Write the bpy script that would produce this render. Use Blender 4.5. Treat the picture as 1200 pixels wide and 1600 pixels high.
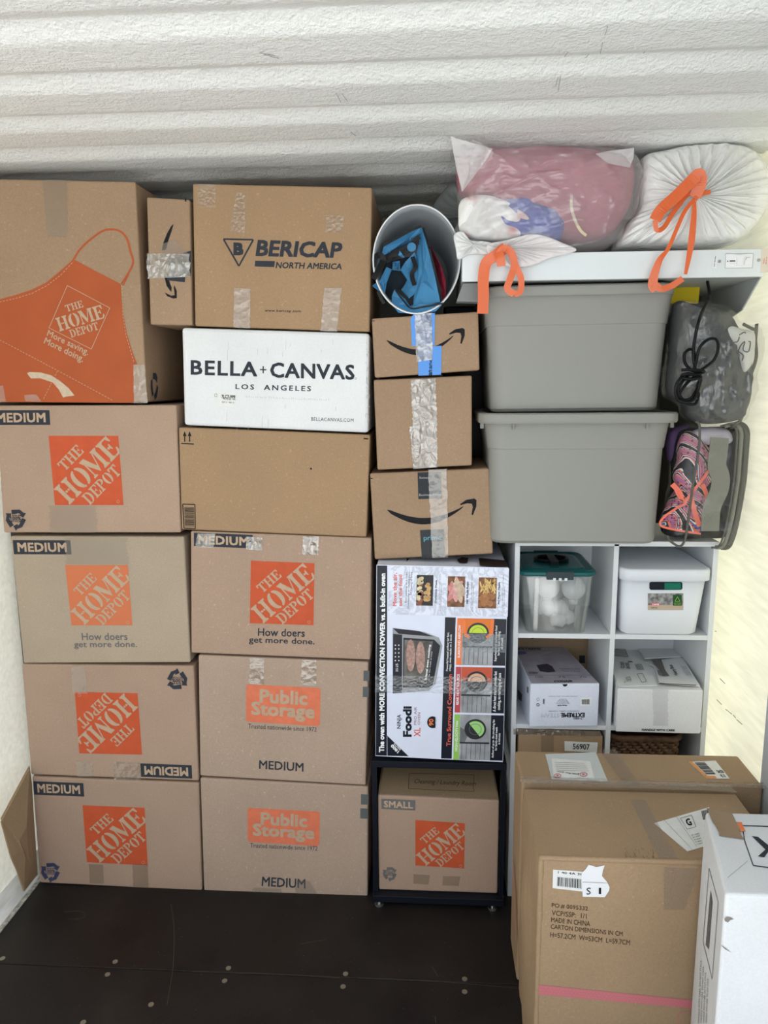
import bpy, bmesh, math, random
from mathutils import Vector, Matrix, noise
random.seed(7)
S = bpy.context.scene
for o in list(bpy.data.objects): bpy.data.objects.remove(o)
COL = S.collection

# ------------------------------------------------------------------ camera
F = 1156.0; H = 1.66
def nrm(v): return v / v.length
DN = nrm(Vector((57, 6700, F)))
DP = Vector((72, -200, F)); DP = nrm(DP - DN * DP.dot(DN))
RT = DN.cross(DP)
CP = Vector((0, 0, H))
cam = bpy.data.cameras.new('camera'); camo = bpy.data.objects.new('camera', cam); COL.objects.link(camo)
cam.sensor_fit = 'AUTO'; cam.sensor_width = 36; cam.lens = F / 1600 * 36; cam.clip_start = 0.02
cx = Vector((RT.x, DP.x, -DN.x)); cyd = Vector((RT.y, DP.y, -DN.y)); cf = Vector((RT.z, DP.z, -DN.z))
M = Matrix.Identity(4)
for i in range(3):
    M[i][0] = cx[i]; M[i][1] = -cyd[i]; M[i][2] = -cf[i]; M[i][3] = CP[i]
camo.matrix_world = M
S.camera = camo
# ------------------------------------------------------------------ light
W = bpy.data.worlds.new('sky'); S.world = W; W.use_nodes = True
bg = W.node_tree.nodes['Background']; bg.inputs[0].default_value = (0.86, 0.93, 1.0, 1); bg.inputs[1].default_value = 1.15
sun = bpy.data.lights.new('sun', 'SUN'); sun.energy = 9.6; sun.angle = math.radians(1.0); sun.color = (1, .97, .91)
suno = bpy.data.objects.new('sun', sun); COL.objects.link(suno); suno.rotation_euler = (math.radians(-22), math.radians(10), 0)
S.view_settings.view_transform = 'Standard'; S.view_settings.look = 'None'
S.view_settings.exposure = 0.50; S.view_settings.gamma = 1; S.view_settings.use_curve_mapping = False

# ------------------------------------------------------------------ pixel -> world helpers
def ray(x, y):
    v = Vector((x - 600, y - 800, F)); return Vector((v.dot(RT), v.dot(DP), -v.dot(DN)))
def onY(x, y, Y): r = ray(x, y); return CP + r * (Y / r.y)
def onZ(x, y, Z): r = ray(x, y); return CP + r * ((Z - H) / r.z)
def onX(x, y, X): r = ray(x, y); return CP + r * (X / r.x)

# ------------------------------------------------------------------ materials
def newmat(name):
    m = bpy.data.materials.new(name); m.use_nodes = True
    nt = m.node_tree; return m, nt, nt.nodes['Principled BSDF'], nt.nodes['Material Output']
def tex(nt, kind, scale, vec=None, stretch=None, **kw):
    n = nt.nodes.new('ShaderNodeTex' + kind)
    if 'Scale' in n.inputs: n.inputs['Scale'].default_value = scale
    for k, v in kw.items():
        if k in n.inputs: n.inputs[k].default_value = v
        else: setattr(n, k, v)
    tc = nt.nodes.new('ShaderNodeTexCoord'); mp = nt.nodes.new('ShaderNodeMapping')
    if stretch: mp.inputs['Scale'].default_value = stretch
    nt.links.new(tc.outputs['Object'], mp.inputs[0]); nt.links.new(mp.outputs[0], n.inputs['Vector'])
    return n
def ramp(nt, src, stops):
    r = nt.nodes.new('ShaderNodeValToRGB'); e = r.color_ramp.elements
    while len(e) < len(stops): e.new(0.5)
    for i, (p, c) in enumerate(stops): e[i].position = p; e[i].color = (*c, 1) if len(c) == 3 else c
    nt.links.new(src, r.inputs[0]); return r
def bump(nt, b, src, strength, dist=0.002):
    n = nt.nodes.new('ShaderNodeBump'); n.inputs['Strength'].default_value = strength; n.inputs['Distance'].default_value = dist
    nt.links.new(src, n.inputs['Height']); nt.links.new(n.outputs[0], b.inputs['Normal']); return n
def plain(name, col, rough=0.6, metal=0, spec=0.22, bmp=0, bs=200, var=0.0, vs=8, stretch=None):
    m, nt, b, o = newmat(name)
    b.inputs['Base Color'].default_value = (*col, 1); b.inputs['Roughness'].default_value = rough
    b.inputs['Metallic'].default_value = metal; b.inputs['Specular IOR Level'].default_value = spec
    if var:
        t = tex(nt, 'Noise', vs, stretch=stretch, Detail=6)
        r = ramp(nt, t.outputs[0], [(0.3, tuple(c * (1 - var) for c in col)), (0.7, tuple(min(1, c * (1 + var)) for c in col))])
        nt.links.new(r.outputs[0], b.inputs['Base Color'])
    if bmp:
        t = tex(nt, 'Noise', bs, Detail=3); bump(nt, b, t.outputs[0], bmp)
    return m
def card(name, col, seed=0, rough=0.75):
    m, nt, b, o = newmat(name)
    big = tex(nt, 'Noise', 3.5, Detail=4); fine = tex(nt, 'Noise', 220, Detail=4); spk = tex(nt, 'Noise', 140, Detail=1)
    r1 = ramp(nt, big.outputs[0], [(0.3, tuple(c * .93 for c in col)), (0.7, tuple(c * 1.05 for c in col))])
    r2 = ramp(nt, fine.outputs[0], [(0.35, (.93, .925, .92)), (0.65, (1.03, 1.03, 1.035))])
    r3 = ramp(nt, spk.outputs[0], [(0.70, (1, 1, 1)), (0.76, (1.25, 1.28, 1.35))])
    mx = nt.nodes.new('ShaderNodeMix'); mx.data_type = 'RGBA'; mx.blend_type = 'MULTIPLY'; mx.inputs[0].default_value = 1
    nt.links.new(r1.outputs[0], mx.inputs[6]); nt.links.new(r2.outputs[0], mx.inputs[7])
    my = nt.nodes.new('ShaderNodeMix'); my.data_type = 'RGBA'; my.blend_type = 'MULTIPLY'; my.inputs[0].default_value = 1
    nt.links.new(mx.outputs[2], my.inputs[6]); nt.links.new(r3.outputs[0], my.inputs[7])
    nt.links.new(my.outputs[2], b.inputs['Base Color'])
    b.inputs['Roughness'].default_value = rough; b.inputs['Specular IOR Level'].default_value = 0.25
    wv = tex(nt, 'Wave', 26, bands_direction='X', Distortion=0.4); wv.inputs['Detail Scale'].default_value = 1
    ad = nt.nodes.new('ShaderNodeMath'); ad.operation = 'ADD'
    bn = tex(nt, 'Noise', 9, Detail=3)
    mu = nt.nodes.new('ShaderNodeMath'); mu.operation = 'MULTIPLY'; mu.inputs[1].default_value = 6
    nt.links.new(bn.outputs[0], mu.inputs[0]); m3 = nt.nodes.new('ShaderNodeMath'); m3.operation = 'MULTIPLY'; m3.inputs[1].default_value = .12
    nt.links.new(wv.outputs[1], m3.inputs[0])
    nt.links.new(mu.outputs[0], ad.inputs[0]); nt.links.new(m3.outputs[0], ad.inputs[1])
    bump(nt, b, ad.outputs[0], 0.35, 0.0012)
    return m
def wcard(name, col):
    m = card(name, col); nt = m.node_tree
    for n in nt.nodes:
        if n.type == 'VALTORGB' and len(n.color_ramp.elements) == 2:
            e = n.color_ramp.elements
            if abs(e[1].position-.76) < 1e-3: e[1].color = (1, 1, 1, 1)
            if abs(e[0].position-.35) < 1e-3: e[0].color = (.95, .95, .95, 1); e[1].color = (1, 1, 1, 1)
    return m
def film(name, col, alpha, rough=0.18, bs=22, bstr=0.6, stretch=None, white=0.0, translucent=0.35, dist=0.006, gloss=0.10):
    """plastic sheet: part transparent, part milky diffuse, with a glossy crinkled face"""
    m, nt, b, o = newmat(name)
    b.inputs['Base Color'].default_value = (*col, 1); b.inputs['Roughness'].default_value = rough; b.inputs['Specular IOR Level'].default_value = 0.7
    n1 = tex(nt, 'Noise', bs, stretch=stretch, Detail=5, Distortion=1.2)
    v1 = tex(nt, 'Voronoi', bs * 2.2, stretch=stretch, feature='F1')
    ad = nt.nodes.new('ShaderNodeMath'); ad.operation = 'ADD'; nt.links.new(n1.outputs[0], ad.inputs[0])
    mu = nt.nodes.new('ShaderNodeMath'); mu.operation = 'MULTIPLY'; mu.inputs[1].default_value = .5
    nt.links.new(v1.outputs[0], mu.inputs[0]); nt.links.new(mu.outputs[0], ad.inputs[1])
    bp = bump(nt, b, ad.outputs[0], bstr, dist)
    tl = nt.nodes.new('ShaderNodeBsdfTranslucent'); tl.inputs[0].default_value = (*col, 1)
    m1 = nt.nodes.new('ShaderNodeMixShader'); m1.inputs[0].default_value = translucent
    nt.links.new(b.outputs[0], m1.inputs[1]); nt.links.new(tl.outputs[0], m1.inputs[2])
    tr = nt.nodes.new('ShaderNodeBsdfTransparent')
    gl = nt.nodes.new('ShaderNodeBsdfGlossy'); gl.inputs['Roughness'].default_value = rough; nt.links.new(bp.outputs[0], gl.inputs['Normal'])
    m0 = nt.nodes.new('ShaderNodeMixShader'); m0.inputs[0].default_value = gloss
    nt.links.new(tr.outputs[0], m0.inputs[1]); nt.links.new(gl.outputs[0], m0.inputs[2])
    m2 = nt.nodes.new('ShaderNodeMixShader'); m2.inputs[0].default_value = alpha
    nt.links.new(m0.outputs[0], m2.inputs[1]); nt.links.new(m1.outputs[0], m2.inputs[2])
    nt.links.new(m2.outputs[0], o.inputs[0])
    return m

K1 = card('kraft_pinkish', (.43, .30, .22))
K2 = card('kraft_tan', (.365, .245, .155))
K3 = card('kraft_gold', (.375, .245, .14))
K4 = card('kraft_brown', (.38, .26, .155))
K5 = card('kraft_pale', (.43, .345, .255))
K6 = card('kraft_olive', (.33, .235, .14))
WC = wcard('white_card', (.78, .79, .80))
WC2 = wcard('white_card_cool', (.74, .78, .90))
ORANGE = plain('orange_ink', (.56, .095, .035), .6, var=.06, vs=30)
APRON = plain('apron_orange_ink', (.42, .095, .032), .65, var=.05, vs=12)
KINK = plain('kraft_showing_through', (.50, .36, .25), .75, var=.05, vs=60)
NAVY = plain('slate_ink', (.042, .047, .058), .6, spec=.06)
INK = plain('black_ink', (.018, .018, .02), .55, spec=.06)
GINK = plain('grey_ink', (.16, .15, .15), .6, spec=.06)
BROWNINK = plain('brown_ink', (.09, .055, .035), .6, spec=.06)
WHITE = plain('white_print', (.85, .86, .88), .5)
PAPER = plain('paper_label', (.78, .78, .76), .55, var=.04, vs=40)
BLUE = plain('blue_paper_tape', (.12, .33, .80), .5)
REDP = plain('red_print', (.72, .06, .05), .5)
ORP = plain('orange_print', (.85, .22, .07), .5)
GRP = plain('green_print', (.28, .55, .10), .5)
PINKP = plain('pink_print', (.56, .17, .19), .6)
TAPE = film('clear_tape', (.66, .58, .48), .20, .08, 24, .9, dist=.004, gloss=.16)
TAPED = film('dull_tape', (.40, .31, .23), .26, .25, 14, .3, dist=.002)
TAPEG = film('silvery_tape', (.48, .42, .34), .38, .08, 30, 1.0, stretch=(1,1,.6), dist=.009, gloss=.38)
TAPEK = plain('brown_tape', (.30, .20, .12), .3, bmp=.3, bs=40)
BLACKM = plain('black_metal', (.008, .010, .016), .4, spec=.15)
BLACK = plain('black_plastic', (.004, .004, .005), .35, spec=.2)
GREYT = plain('grey_tote_plastic', (.30, .298, .275), .42, bmp=.04, bs=300)
SHELFW = plain('white_laminate', (.72, .74, .76), .4)
HOODW = plain('white_enamel', (.74, .78, .80), .3)
HOODG = plain('grey_enamel', (.40, .42, .42), .4)
WPLAS = plain('white_plastic', (.76, .79, .84), .35)
STEEL = plain('steel', (.5, .5, .48), .3, metal=.9)
BRASS = plain('dull_zinc', (.30, .28, .22), .4, metal=.6)

# ------------------------------------------------------------------ object helpers
def tag(o, label=None, cat=None, group=None, kind=None):
    if label: o['label'] = label
    if cat: o['category'] = cat
    if group: o['group'] = group
    if kind: o['kind'] = kind
    return o
def thing(name, label, cat, loc, group=None):
    o = bpy.data.objects.new(name, None); COL.objects.link(o); o.location = loc; o.empty_display_size = .05
    return tag(o, label, cat, group)
def wloc(o):
    v = Vector(o.location)
    while o.parent: o = o.parent; v += Vector(o.location)
    return v
class MB:
    def __init__(s): s.v = []; s.f = []
    def add(s, v, f):
        n = len(s.v); s.v += [tuple(p) for p in v]; s.f += [tuple(i + n for i in q) for q in f]; return s
    def poly(s, pts): return s.add(pts, [tuple(range(len(pts)))])
    def box(s, a, b):
        x0, y0, z0 = a; x1, y1, z1 = b
        v = [(x0,y0,z0),(x1,y0,z0),(x1,y1,z0),(x0,y1,z0),(x0,y0,z1),(x1,y0,z1),(x1,y1,z1),(x0,y1,z1)]
        return s.add(v, HEX)
    def hexa(s, bot, top): return s.add(list(bot) + list(top), HEX)
    def tube(s, pts, r, n=8, closed=False):
        pts = [Vector(p) for p in pts]; N = len(pts); rings = []
        up = Vector((0.13, 0.2, 1)).normalized()
        for i, p in enumerate(pts):
            a = pts[(i - 1) % N] if (closed or i) else p; b = pts[(i + 1) % N] if (closed or i < N - 1) else p
            t = (b - a); t = t.normalized() if t.length else Vector((0, 0, 1))
            u = t.cross(up)
            if u.length < .1: u = t.cross(Vector((1, 0, 0)))
            u.normalize(); w = t.cross(u); rr = r[i] if isinstance(r, (list, tuple)) else r
            rings.append([p + u * math.cos(k * 2 * math.pi / n) * rr + w * math.sin(k * 2 * math.pi / n) * rr for k in range(n)])
        v = [q for rg in rings for q in rg]; f = []
        for i in range(N if closed else N - 1):
            j = (i + 1) % N
            for k in range(n): f.append((i*n+k, i*n+(k+1)%n, j*n+(k+1)%n, j*n+k))
        if not closed: f += [tuple(range(n)), tuple(range((N-1)*n, N*n))]
        return s.add(v, f)
    def ribbon(s, pts, w, th=.0012, side=None):
        """flat band along pts; side: a direction or a list of directions across it"""
        pts = [Vector(p) for p in pts]; N = len(pts); v = []; f = []
        for i, p in enumerate(pts):
            t = (pts[min(i+1, N-1)] - pts[max(i-1, 0)]).normalized()
            view = (p - CP).normalized() if side is None else Vector(side[i] if isinstance(side, list) else side)
            u = t.cross(view)
            if side is not None: u = view - t * view.dot(t)
            u.normalize(); n_ = t.cross(u).normalized() * th * .5; ww = (w[i] if isinstance(w, (list, tuple)) else w) * .5
            v += [p - u*ww - n_, p + u*ww - n_, p + u*ww + n_, p - u*ww + n_]
        for i in range(N - 1):
            for k in range(4): f.append((i*4+k, i*4+(k+1)%4, (i+1)*4+(k+1)%4, (i+1)*4+k))
        f += [(0,1,2,3), (4*N-4, 4*N-3, 4*N-2, 4*N-1)]
        return s.add(v, f)
    def ball(s, c, r, n=20, m=12, sc=(1,1,1)):
        v = []; f = []; c = Vector(c)
        for j in range(m + 1):
            a = math.pi * j / m
            for i in range(n):
                b = 2 * math.pi * i / n
                v.append(c + Vector((r*sc[0]*math.sin(a)*math.cos(b), r*sc[1]*math.sin(a)*math.sin(b), r*sc[2]*math.cos(a))))
        for j in range(m):
            for i in range(n): f.append((j*n+i, j*n+(i+1)%n, (j+1)*n+(i+1)%n, (j+1)*n+i))
        return s.add(v, f)
    def disc(s, c, ax, r, h, n=16):
        c = Vector(c); ax = Vector(ax).normalized(); u = ax.cross(Vector((0,0,1)) if abs(ax.z) < .9 else Vector((1,0,0))).normalized(); w = ax.cross(u)
        a = [c + u*r*math.cos(2*math.pi*k/n) + w*r*math.sin(2*math.pi*k/n) for k in range(n)]
        b = [p + ax*h for p in a]
        return s.add(a + b, [tuple(range(n)), tuple(range(n, 2*n))] + [(k, (k+1)%n, n+(k+1)%n, n+k) for k in range(n)])
    def loft(s, rings, caps=(True, True)):
        n = len(rings[0]); v = [p for r in rings for p in r]; f = []
        for i in range(len(rings) - 1):
            for k in range(n): f.append((i*n+k, i*n+(k+1)%n, (i+1)*n+(k+1)%n, (i+1)*n+k))
        if caps[0]: f.append(tuple(range(n)))
        if caps[1]: f.append(tuple(range((len(rings)-1)*n, len(rings)*n)))
        return s.add(v, f)
    def build(s, name, mat, parent=None, smooth=False, bevel=0, seg=2, weld=False, solid=0, auto=None):
        me = bpy.data.meshes.new(name); o = bpy.data.objects.new(name, me); COL.objects.link(o)
        off = Vector((0, 0, 0))
        if parent: off = wloc(parent); o.parent = parent
        if name.endswith(('lettering', '_marks', '_trim', 'stitching', '_dots', 'fan_and_rack', 'fine_print', '_mark', '_specks', 'top_printing', '_spots')) and name != 'edge_mark': o['kind'] = 'stuff'
        bm = bmesh.new()
        vs = [bm.verts.new(Vector(p) - off) for p in s.v]
        for q in s.f:
            try: bm.faces.new([vs[i] for i in q])
            except ValueError: pass
        if weld: bmesh.ops.remove_doubles(bm, verts=bm.verts, dist=1e-5)
        if len(bm.faces) and (bevel or smooth or weld or getattr(s, 'closed', False)): bmesh.ops.recalc_face_normals(bm, faces=bm.faces)
        if bevel: bmesh.ops.bevel(bm, geom=list(bm.edges), offset=bevel, segments=seg, affect='EDGES', profile=.5, clamp_overlap=True)
        bm.to_mesh(me); bm.free()
        for m in (mat if isinstance(mat, (list, tuple)) else [mat]): me.materials.append(m)
        if smooth:
            for p in me.polygons: p.use_smooth = True
        if solid:
            md = o.modifiers.new('thickness', 'SOLIDIFY'); md.thickness = solid; md.offset = 0
        return o
HEX = [(0,3,2,1),(4,5,6,7),(0,1,5,4),(1,2,6,5),(2,3,7,6),(3,0,4,7)]

# ------------------------------------------------------------------ lettering
_tc = {}
def glyphs(txt, bold=0.0, shear=0.0, space=1.0, line=1.0, align='LEFT'):
    key = (txt, bold, shear, space, line, align)
    if key in _tc: return _tc[key]
    c = bpy.data.curves.new('t', 'FONT'); c.body = txt; c.shear = shear; c.space_character = space
    c.space_line = line; c.align_x = align; c.resolution_u = 2; c.fill_mode = 'FRONT'
    o = bpy.data.objects.new('t', c); COL.objects.link(o); bpy.context.view_layer.update()
    me = bpy.data.meshes.new_from_object(o.evaluated_get(bpy.context.evaluated_depsgraph_get()))
    vs = [(v.co.x, v.co.y) for v in me.vertices]; fs = [tuple(p.vertices) for p in me.polygons]
    bpy.data.objects.remove(o); bpy.data.curves.remove(c); bpy.data.meshes.remove(me)
    x0 = min(v[0] for v in vs); x1 = max(v[0] for v in vs); y0 = min(v[1] for v in vs); y1 = max(v[1] for v in vs)
    r = ([((x - x0) / (x1 - x0), (y1 - y) / (y1 - y0)) for x, y in vs], fs, x1-x0, y1-y0); _tc[key] = r; return r

# stencil slab letters (x, y up, height 1)
def _stem(x, w, s=.09, t=.10, top=1, bot=0):
    return [(x-s,bot),(x+w+s,bot),(x+w+s,bot+t*.6),(x+w,bot+t*1.5),(x+w,top-t*1.5),(x+w+s,top-t*.6),(x+w+s,top),(x-s,top),(x-s,top-t*.6),(x,top-t*1.5),(x,bot+t*1.5),(x-s,bot+t*.6)]
def _half(cx_, rx, ri, a0, a1, n=10, ry=.5, riy=.42, cy_=.5):
    A = [a0 + (a1 - a0) * i / n for i in range(n + 1)]
    return [(cx_ + rx*math.cos(a), cy_ + ry*math.sin(a)) for a in A] + [(cx_ + ri*math.cos(a), cy_ + riy*math.sin(a)) for a in reversed(A)]
d = math.radians
GL = {
 'H': (.88, [_stem(.10,.19), _stem(.59,.19), [(.32,.46),(.43,.46),(.43,.56),(.32,.56)], [(.46,.46),(.56,.46),(.56,.56),(.46,.56)]]),
 'O': (.80, [_half(.38,.38,.15,d(98),d(262)), _half(.42,.38,.15,d(-82),d(82))]),
 'T': (.80, [_stem(.31,.19,top=.98), [(0,1),(.28,1),(.28,.90),(.16,.90),(.08,.70),(0,.70)], [(.53,1),(.80,1),(.80,.70),(.73,.70),(.65,.90),(.53,.90)]]),
 'E': (.74, [_stem(.10,.20), [(.34,1),(.72,1),(.72,.70),(.66,.70),(.56,.91),(.34,.91)], [(.34,0),(.72,0),(.74,.32),(.67,.32),(.56,.09),(.34,.09)], [(.34,.46),(.46,.46),(.50,.36),(.55,.36),(.55,.66),(.50,.66),(.46,.56),(.34,.56)]]),
 'M': (1.06, [[(0,0),(.24,0),(.24,.06),(.16,.12),(.16,.80),(.09,.88),(.09,.12),(0,.06)], [(.0,1),(.28,1),(.56,.26),(.48,.03),(.10,.93),(0,.95)], [(.58,.28),(.78,.86),(.78,1),(.76,1),(.50,.22),(.50,.06)], _stem(.79,.19,s=.08)]),
 'D': (.84, [_stem(.10,.19), _half(.38,.44,.22,d(-88),d(88))]),
 'P': (.74, [_stem(.10,.19), _half(.35,.37,.16,d(-88),d(88),ry=.27,riy=.18,cy_=.73)]),
}
def stencil(word):
    x = 0; polys = []
    for ch in word:
        w, ps = GL[ch]; polys += [[(px + x, py) for px, py in p] for p in ps]; x += w + .05
    return x - .05, polys
def clipped(polys, inset=0.0):
    """clip polygons (u,v) to the unit square"""
    out = []
    for p in polys:
        bm = bmesh.new(); f = bm.faces.new([bm.verts.new((u, v, 0)) for u, v in p]); bmesh.ops.triangulate(bm, faces=[f])
        for co, no in (((inset,0,0),(-1,0,0)), ((1-inset,0,0),(1,0,0)), ((0,inset,0),(0,-1,0)), ((0,1-inset,0),(0,1,0))):
            bmesh.ops.bisect_plane(bm, geom=list(bm.verts)+list(bm.edges)+list(bm.faces), plane_co=co, plane_no=no, clear_outer=True)
        for fc in bm.faces: out.append([(v.co.x, v.co.y) for v in fc.verts])
        bm.free()
    return out
def logo_letters():
    res = []
    for word, bl, L, hgt in (('THE', (.19,.52), .42, .155), ('HOME', (.215,1.0), 1.13, .31), ('DEPOT', (.515,1.005), .69, .175)):
        w, ps = stencil(word); a = math.radians(43.5); ux = (math.cos(a), -math.sin(a)); uy = (-math.sin(a), -math.cos(a))
        for p in ps:
            res.append([(bl[0] + ux[0]*x*L/w + uy[0]*y*hgt, bl[1] + ux[1]*x*L/w + uy[1]*y*hgt) for x, y in p])
    return clipped(res, .0)
LOGO = logo_letters()

def sm(outline, n):
    """closed catmull-rom resample"""
    N = len(outline); out = []
    for i in range(n):
        t = i * N / n; k = int(t); t -= k
        p0, p1, p2, p3 = (Vector(outline[(k + j) % N]) for j in (-1, 0, 1, 2))
        out.append(.5 * ((2*p1) + (p2-p0)*t + (2*p0-5*p1+4*p2-p3)*t*t + (3*p1-p0-3*p2+p3)*t*t*t))
    return out
def smo(path, n):
    """open catmull-rom"""
    P = [Vector(p) for p in path]; P = [2*P[0]-P[1]] + P + [2*P[-1]-P[-2]]; segs = len(P) - 3; out = []
    for i in range(n):
        t = i * segs / (n - 1); k = min(int(t), segs - 1); t -= k
        p0, p1, p2, p3 = P[k:k+4]
        out.append(.5 * ((2*p1) + (p2-p0)*t + (2*p0-5*p1+4*p2-p3)*t*t + (3*p1-p0-3*p2+p3)*t*t*t))
    return out

class Face:
    """a flat face of a thing, drawn on with coordinates measured in the photograph"""
    def __init__(s, p, n, quad=None):
        s.p = Vector(p); s.n = Vector(n).normalized(); s.quad = quad
        if s.n.dot(CP - s.p) < 0: s.n = -s.n
        if quad:
            tl, tr, br, bl = quad
            s.st = (tr[1]-tl[1])/(tr[0]-tl[0]); s.sb = (br[1]-bl[1])/(br[0]-bl[0])
            s.vl = (bl[0]-tl[0])/(bl[1]-tl[1]); s.vr = (br[0]-tr[0])/(br[1]-tr[1])
    def at(s, x, y, off=0.0006):
        r = ray(x, y); t = (s.p - CP).dot(s.n) / r.dot(s.n); return CP + r * t + s.n * off
    def q(s, x0, y0, x1, y1):
        if not s.quad: return [(x0,y0),(x1,y0),(x1,y1),(x0,y1)]
        tl, tr, br, bl = s.quad; cx_, cy_ = (x0+x1)/2, (y0+y1)/2
        fv = max(0, min(1, (cy_-tl[1])/(bl[1]-tl[1]))); fh = max(0, min(1, (cx_-tl[0])/(tr[0]-tl[0])))
        sh = s.st*(1-fv)+s.sb*fv; sv = s.vl*(1-fh)+s.vr*fh
        return [(cx_ + dx + sv*dy, cy_ + dy + sh*dx) for dx, dy in ((x0-cx_,y0-cy_),(x1-cx_,y0-cy_),(x1-cx_,y1-cy_),(x0-cx_,y1-cy_))]
    def poly(s, mb, pts, off=.0006):
        s.k = (getattr(s, 'k', 0) + 1) % 12; o_ = off + s.k*.00002
        mb.poly([s.at(x, y, o_) for x, y in pts]); return mb
    def rect(s, mb, x0, y0, x1, y1, off=.0006): return s.poly(mb, s.q(x0, y0, x1, y1), off)
    def bil(s, quad, u, v):
        (ax,ay),(bx,by),(cx_,cy_),(dx,dy) = quad
        return ((ax*(1-u)+bx*u)*(1-v) + (dx*(1-u)+cx_*u)*v, (ay*(1-u)+by*u)*(1-v) + (dy*(1-u)+cy_*u)*v)
    def text(s, mb, txt, quad, off=.0006, **kw):
        if len(quad) == 4 and not isinstance(quad[0], tuple): quad = s.q(*quad)
        b = kw.pop('bold', 0) * 1.15; vs, fs, gw, gh = glyphs(txt, **kw); k = 1 if len(fs) < 3000 else 0
        sh = [(0, 0)] if b <= .006 or not k else ([(-b, -b), (b, -b), (-b, b), (b, b)] if b < .022 else [(dx*b, dy*b) for dx in (-1, 0, 1) for dy in (-1, 0, 1)])
        for i, (du, dv) in enumerate(sh): mb.add([s.at(*s.bil(quad, u + du/gw*(1-2*(.5-0)*0), v + dv/gh), off + i*.00002) for u, v in vs], fs)
        return mb
    def uv(s, mb, quad, polys, off=.0006):
        for p in polys: s.poly(mb, [s.bil(quad, u, v) for u, v in p], off)
        return mb
    def line(s, mb, a, b, w=.8, off=.0006):
        dx, dy = b[0]-a[0], b[1]-a[1]; L = math.hypot(dx, dy) or 1; nx, ny = -dy/L*w/2, dx/L*w/2
        return s.poly(mb, [(a[0]+nx,a[1]+ny),(b[0]+nx,b[1]+ny),(b[0]-nx,b[1]-ny),(a[0]-nx,a[1]-ny)], off)
    def path(s, mb, pts, w=1.0, off=.0006, closed=False):
        P = list(pts) + ([pts[0]] if closed else [])
        for a, b in zip(P, P[1:]): s.line(mb, a, b, w, off)
        return mb
    def dashes(s, mb, pts, w=1, off=.0012, step=5, fill=.6):
        P = [Vector(p) for p in pts]
        for a, b in zip(P, P[1:]):
            n = max(1, int((b-a).length/step))
            for i in range(n):
                p = a + (b-a)*(i/n); q = a + (b-a)*((i+fill)/n); s.line(mb, tuple(p), tuple(q), w, off)
        return mb
    def strip(s, mb, quad, off=.0022, nu=5, nv=24, amp=.0007, ragged=.03):
        """a strip of tape with small wrinkles and uneven long edges"""
        vs = []; fs = []
        for j in range(nv+1):
            el = random.uniform(-ragged, ragged); er = random.uniform(-ragged, ragged)
            for i in range(nu+1):
                u = i/nu; v = j/nv
                uu = u + (el if i == 0 else er if i == nu else 0)
                a = amp * random.random() if 0 < i < nu else 0
                vs.append(s.at(*s.bil(quad, uu, v), off + a))
        for j in range(nv):
            for i in range(nu): fs.append((j*(nu+1)+i, j*(nu+1)+i+1, (j+1)*(nu+1)+i+1, (j+1)*(nu+1)+i))
        return mb.add(vs, fs)
    def sheet(s, mb, pts, off=.0012, th=.0006):
        a = [s.at(x, y, off) for x, y in pts]; b = [p - s.n*th for p in a]; n = len(a)
        return mb.add(a+b, [tuple(range(n)), tuple(range(2*n-1, n-1, -1))] + [(k, (k+1)%n, n+(k+1)%n, n+k) for k in range(n)])

# the printed square mark
def hd_logo(F_, parent, quad, ink=None, lit=None):
    F_.poly(MB(), quad)
    a = MB(); F_.poly(a, quad, .0006); a.build('printed_square', ink or ORANGE, parent)
    b = MB(); F_.uv(b, quad, LOGO, .0012)
    br = quad[2]; cx_, cy_ = br[0]*.93+quad[0][0]*.07, br[1]*.95+quad[0][1]*.05
    F_.path(b, [(cx_+2.2*math.cos(k*.785), cy_+2.2*math.sin(k*.785)) for k in range(8)], .5, .0012, True)
    b.build('logo_lettering', lit or KINK, parent)
def size_label(F_, parent, word, q, ink=None):
    a = MB(); F_.rect(a, *q, .0006); a.build('size_label', ink or NAVY, parent)
    x0, y0, x1, y1 = q; w, h = x1-x0, y1-y0
    b = MB(); Q = F_.q(*q)
    inner = [F_.bil(Q, .08, .2), F_.bil(Q, .92, .2), F_.bil(Q, .92, .8), F_.bil(Q, .08, .8)]
    F_.text(b, word, inner, .0012, bold=.028, space=1.05); b.build('size_lettering', KINK, parent)
def recycle(F_, parent, c, r, ink=None, flip=False):
    a = MB(); A = []
    for k in range(3):
        t0 = math.radians(90 + 120*k + (180 if flip else 0))
        def pt(ang, rad): t = t0 + math.radians(ang); return (c[0] + rad*r*math.cos(t), c[1] - rad*r*math.sin(t))
        A.append([pt(14,.98), pt(30,1.02), pt(-30,1.0), pt(-58,1.02), pt(-66,1.12), pt(-84,.70), pt(-40,.44), pt(-46,.62), pt(-20,.62), pt(4,.56)])
        A[-1] = [pt(26,1.0), pt(-22,1.0), pt(-52,.98), pt(-60,1.15), pt(-80,.72), pt(-38,.50), pt(-44,.66), pt(-24,.62), pt(8,.5), pt(40,.62)]
    for p in A: F_.poly(a, p, .0006)
    s1 = -1 if flip else 1
    for i, (w, hh, t) in enumerate(((.35,.14,'BOX IS'), (.5,.24,'100%'), (.62,.15,'RECYCLED'))):
        yy = c[1] + s1*(-.34 + i*.27)*r
        F_.text(a, t, [(c[0]-s1*w*r, yy-s1*hh*r*.6), (c[0]+s1*w*r, yy-s1*hh*r*.6), (c[0]+s1*w*r, yy+s1*hh*r*.6), (c[0]-s1*w*r, yy+s1*hh*r*.6)], .0012, bold=.02)
    a.build('recycling_mark', ink or NAVY, parent)
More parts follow.
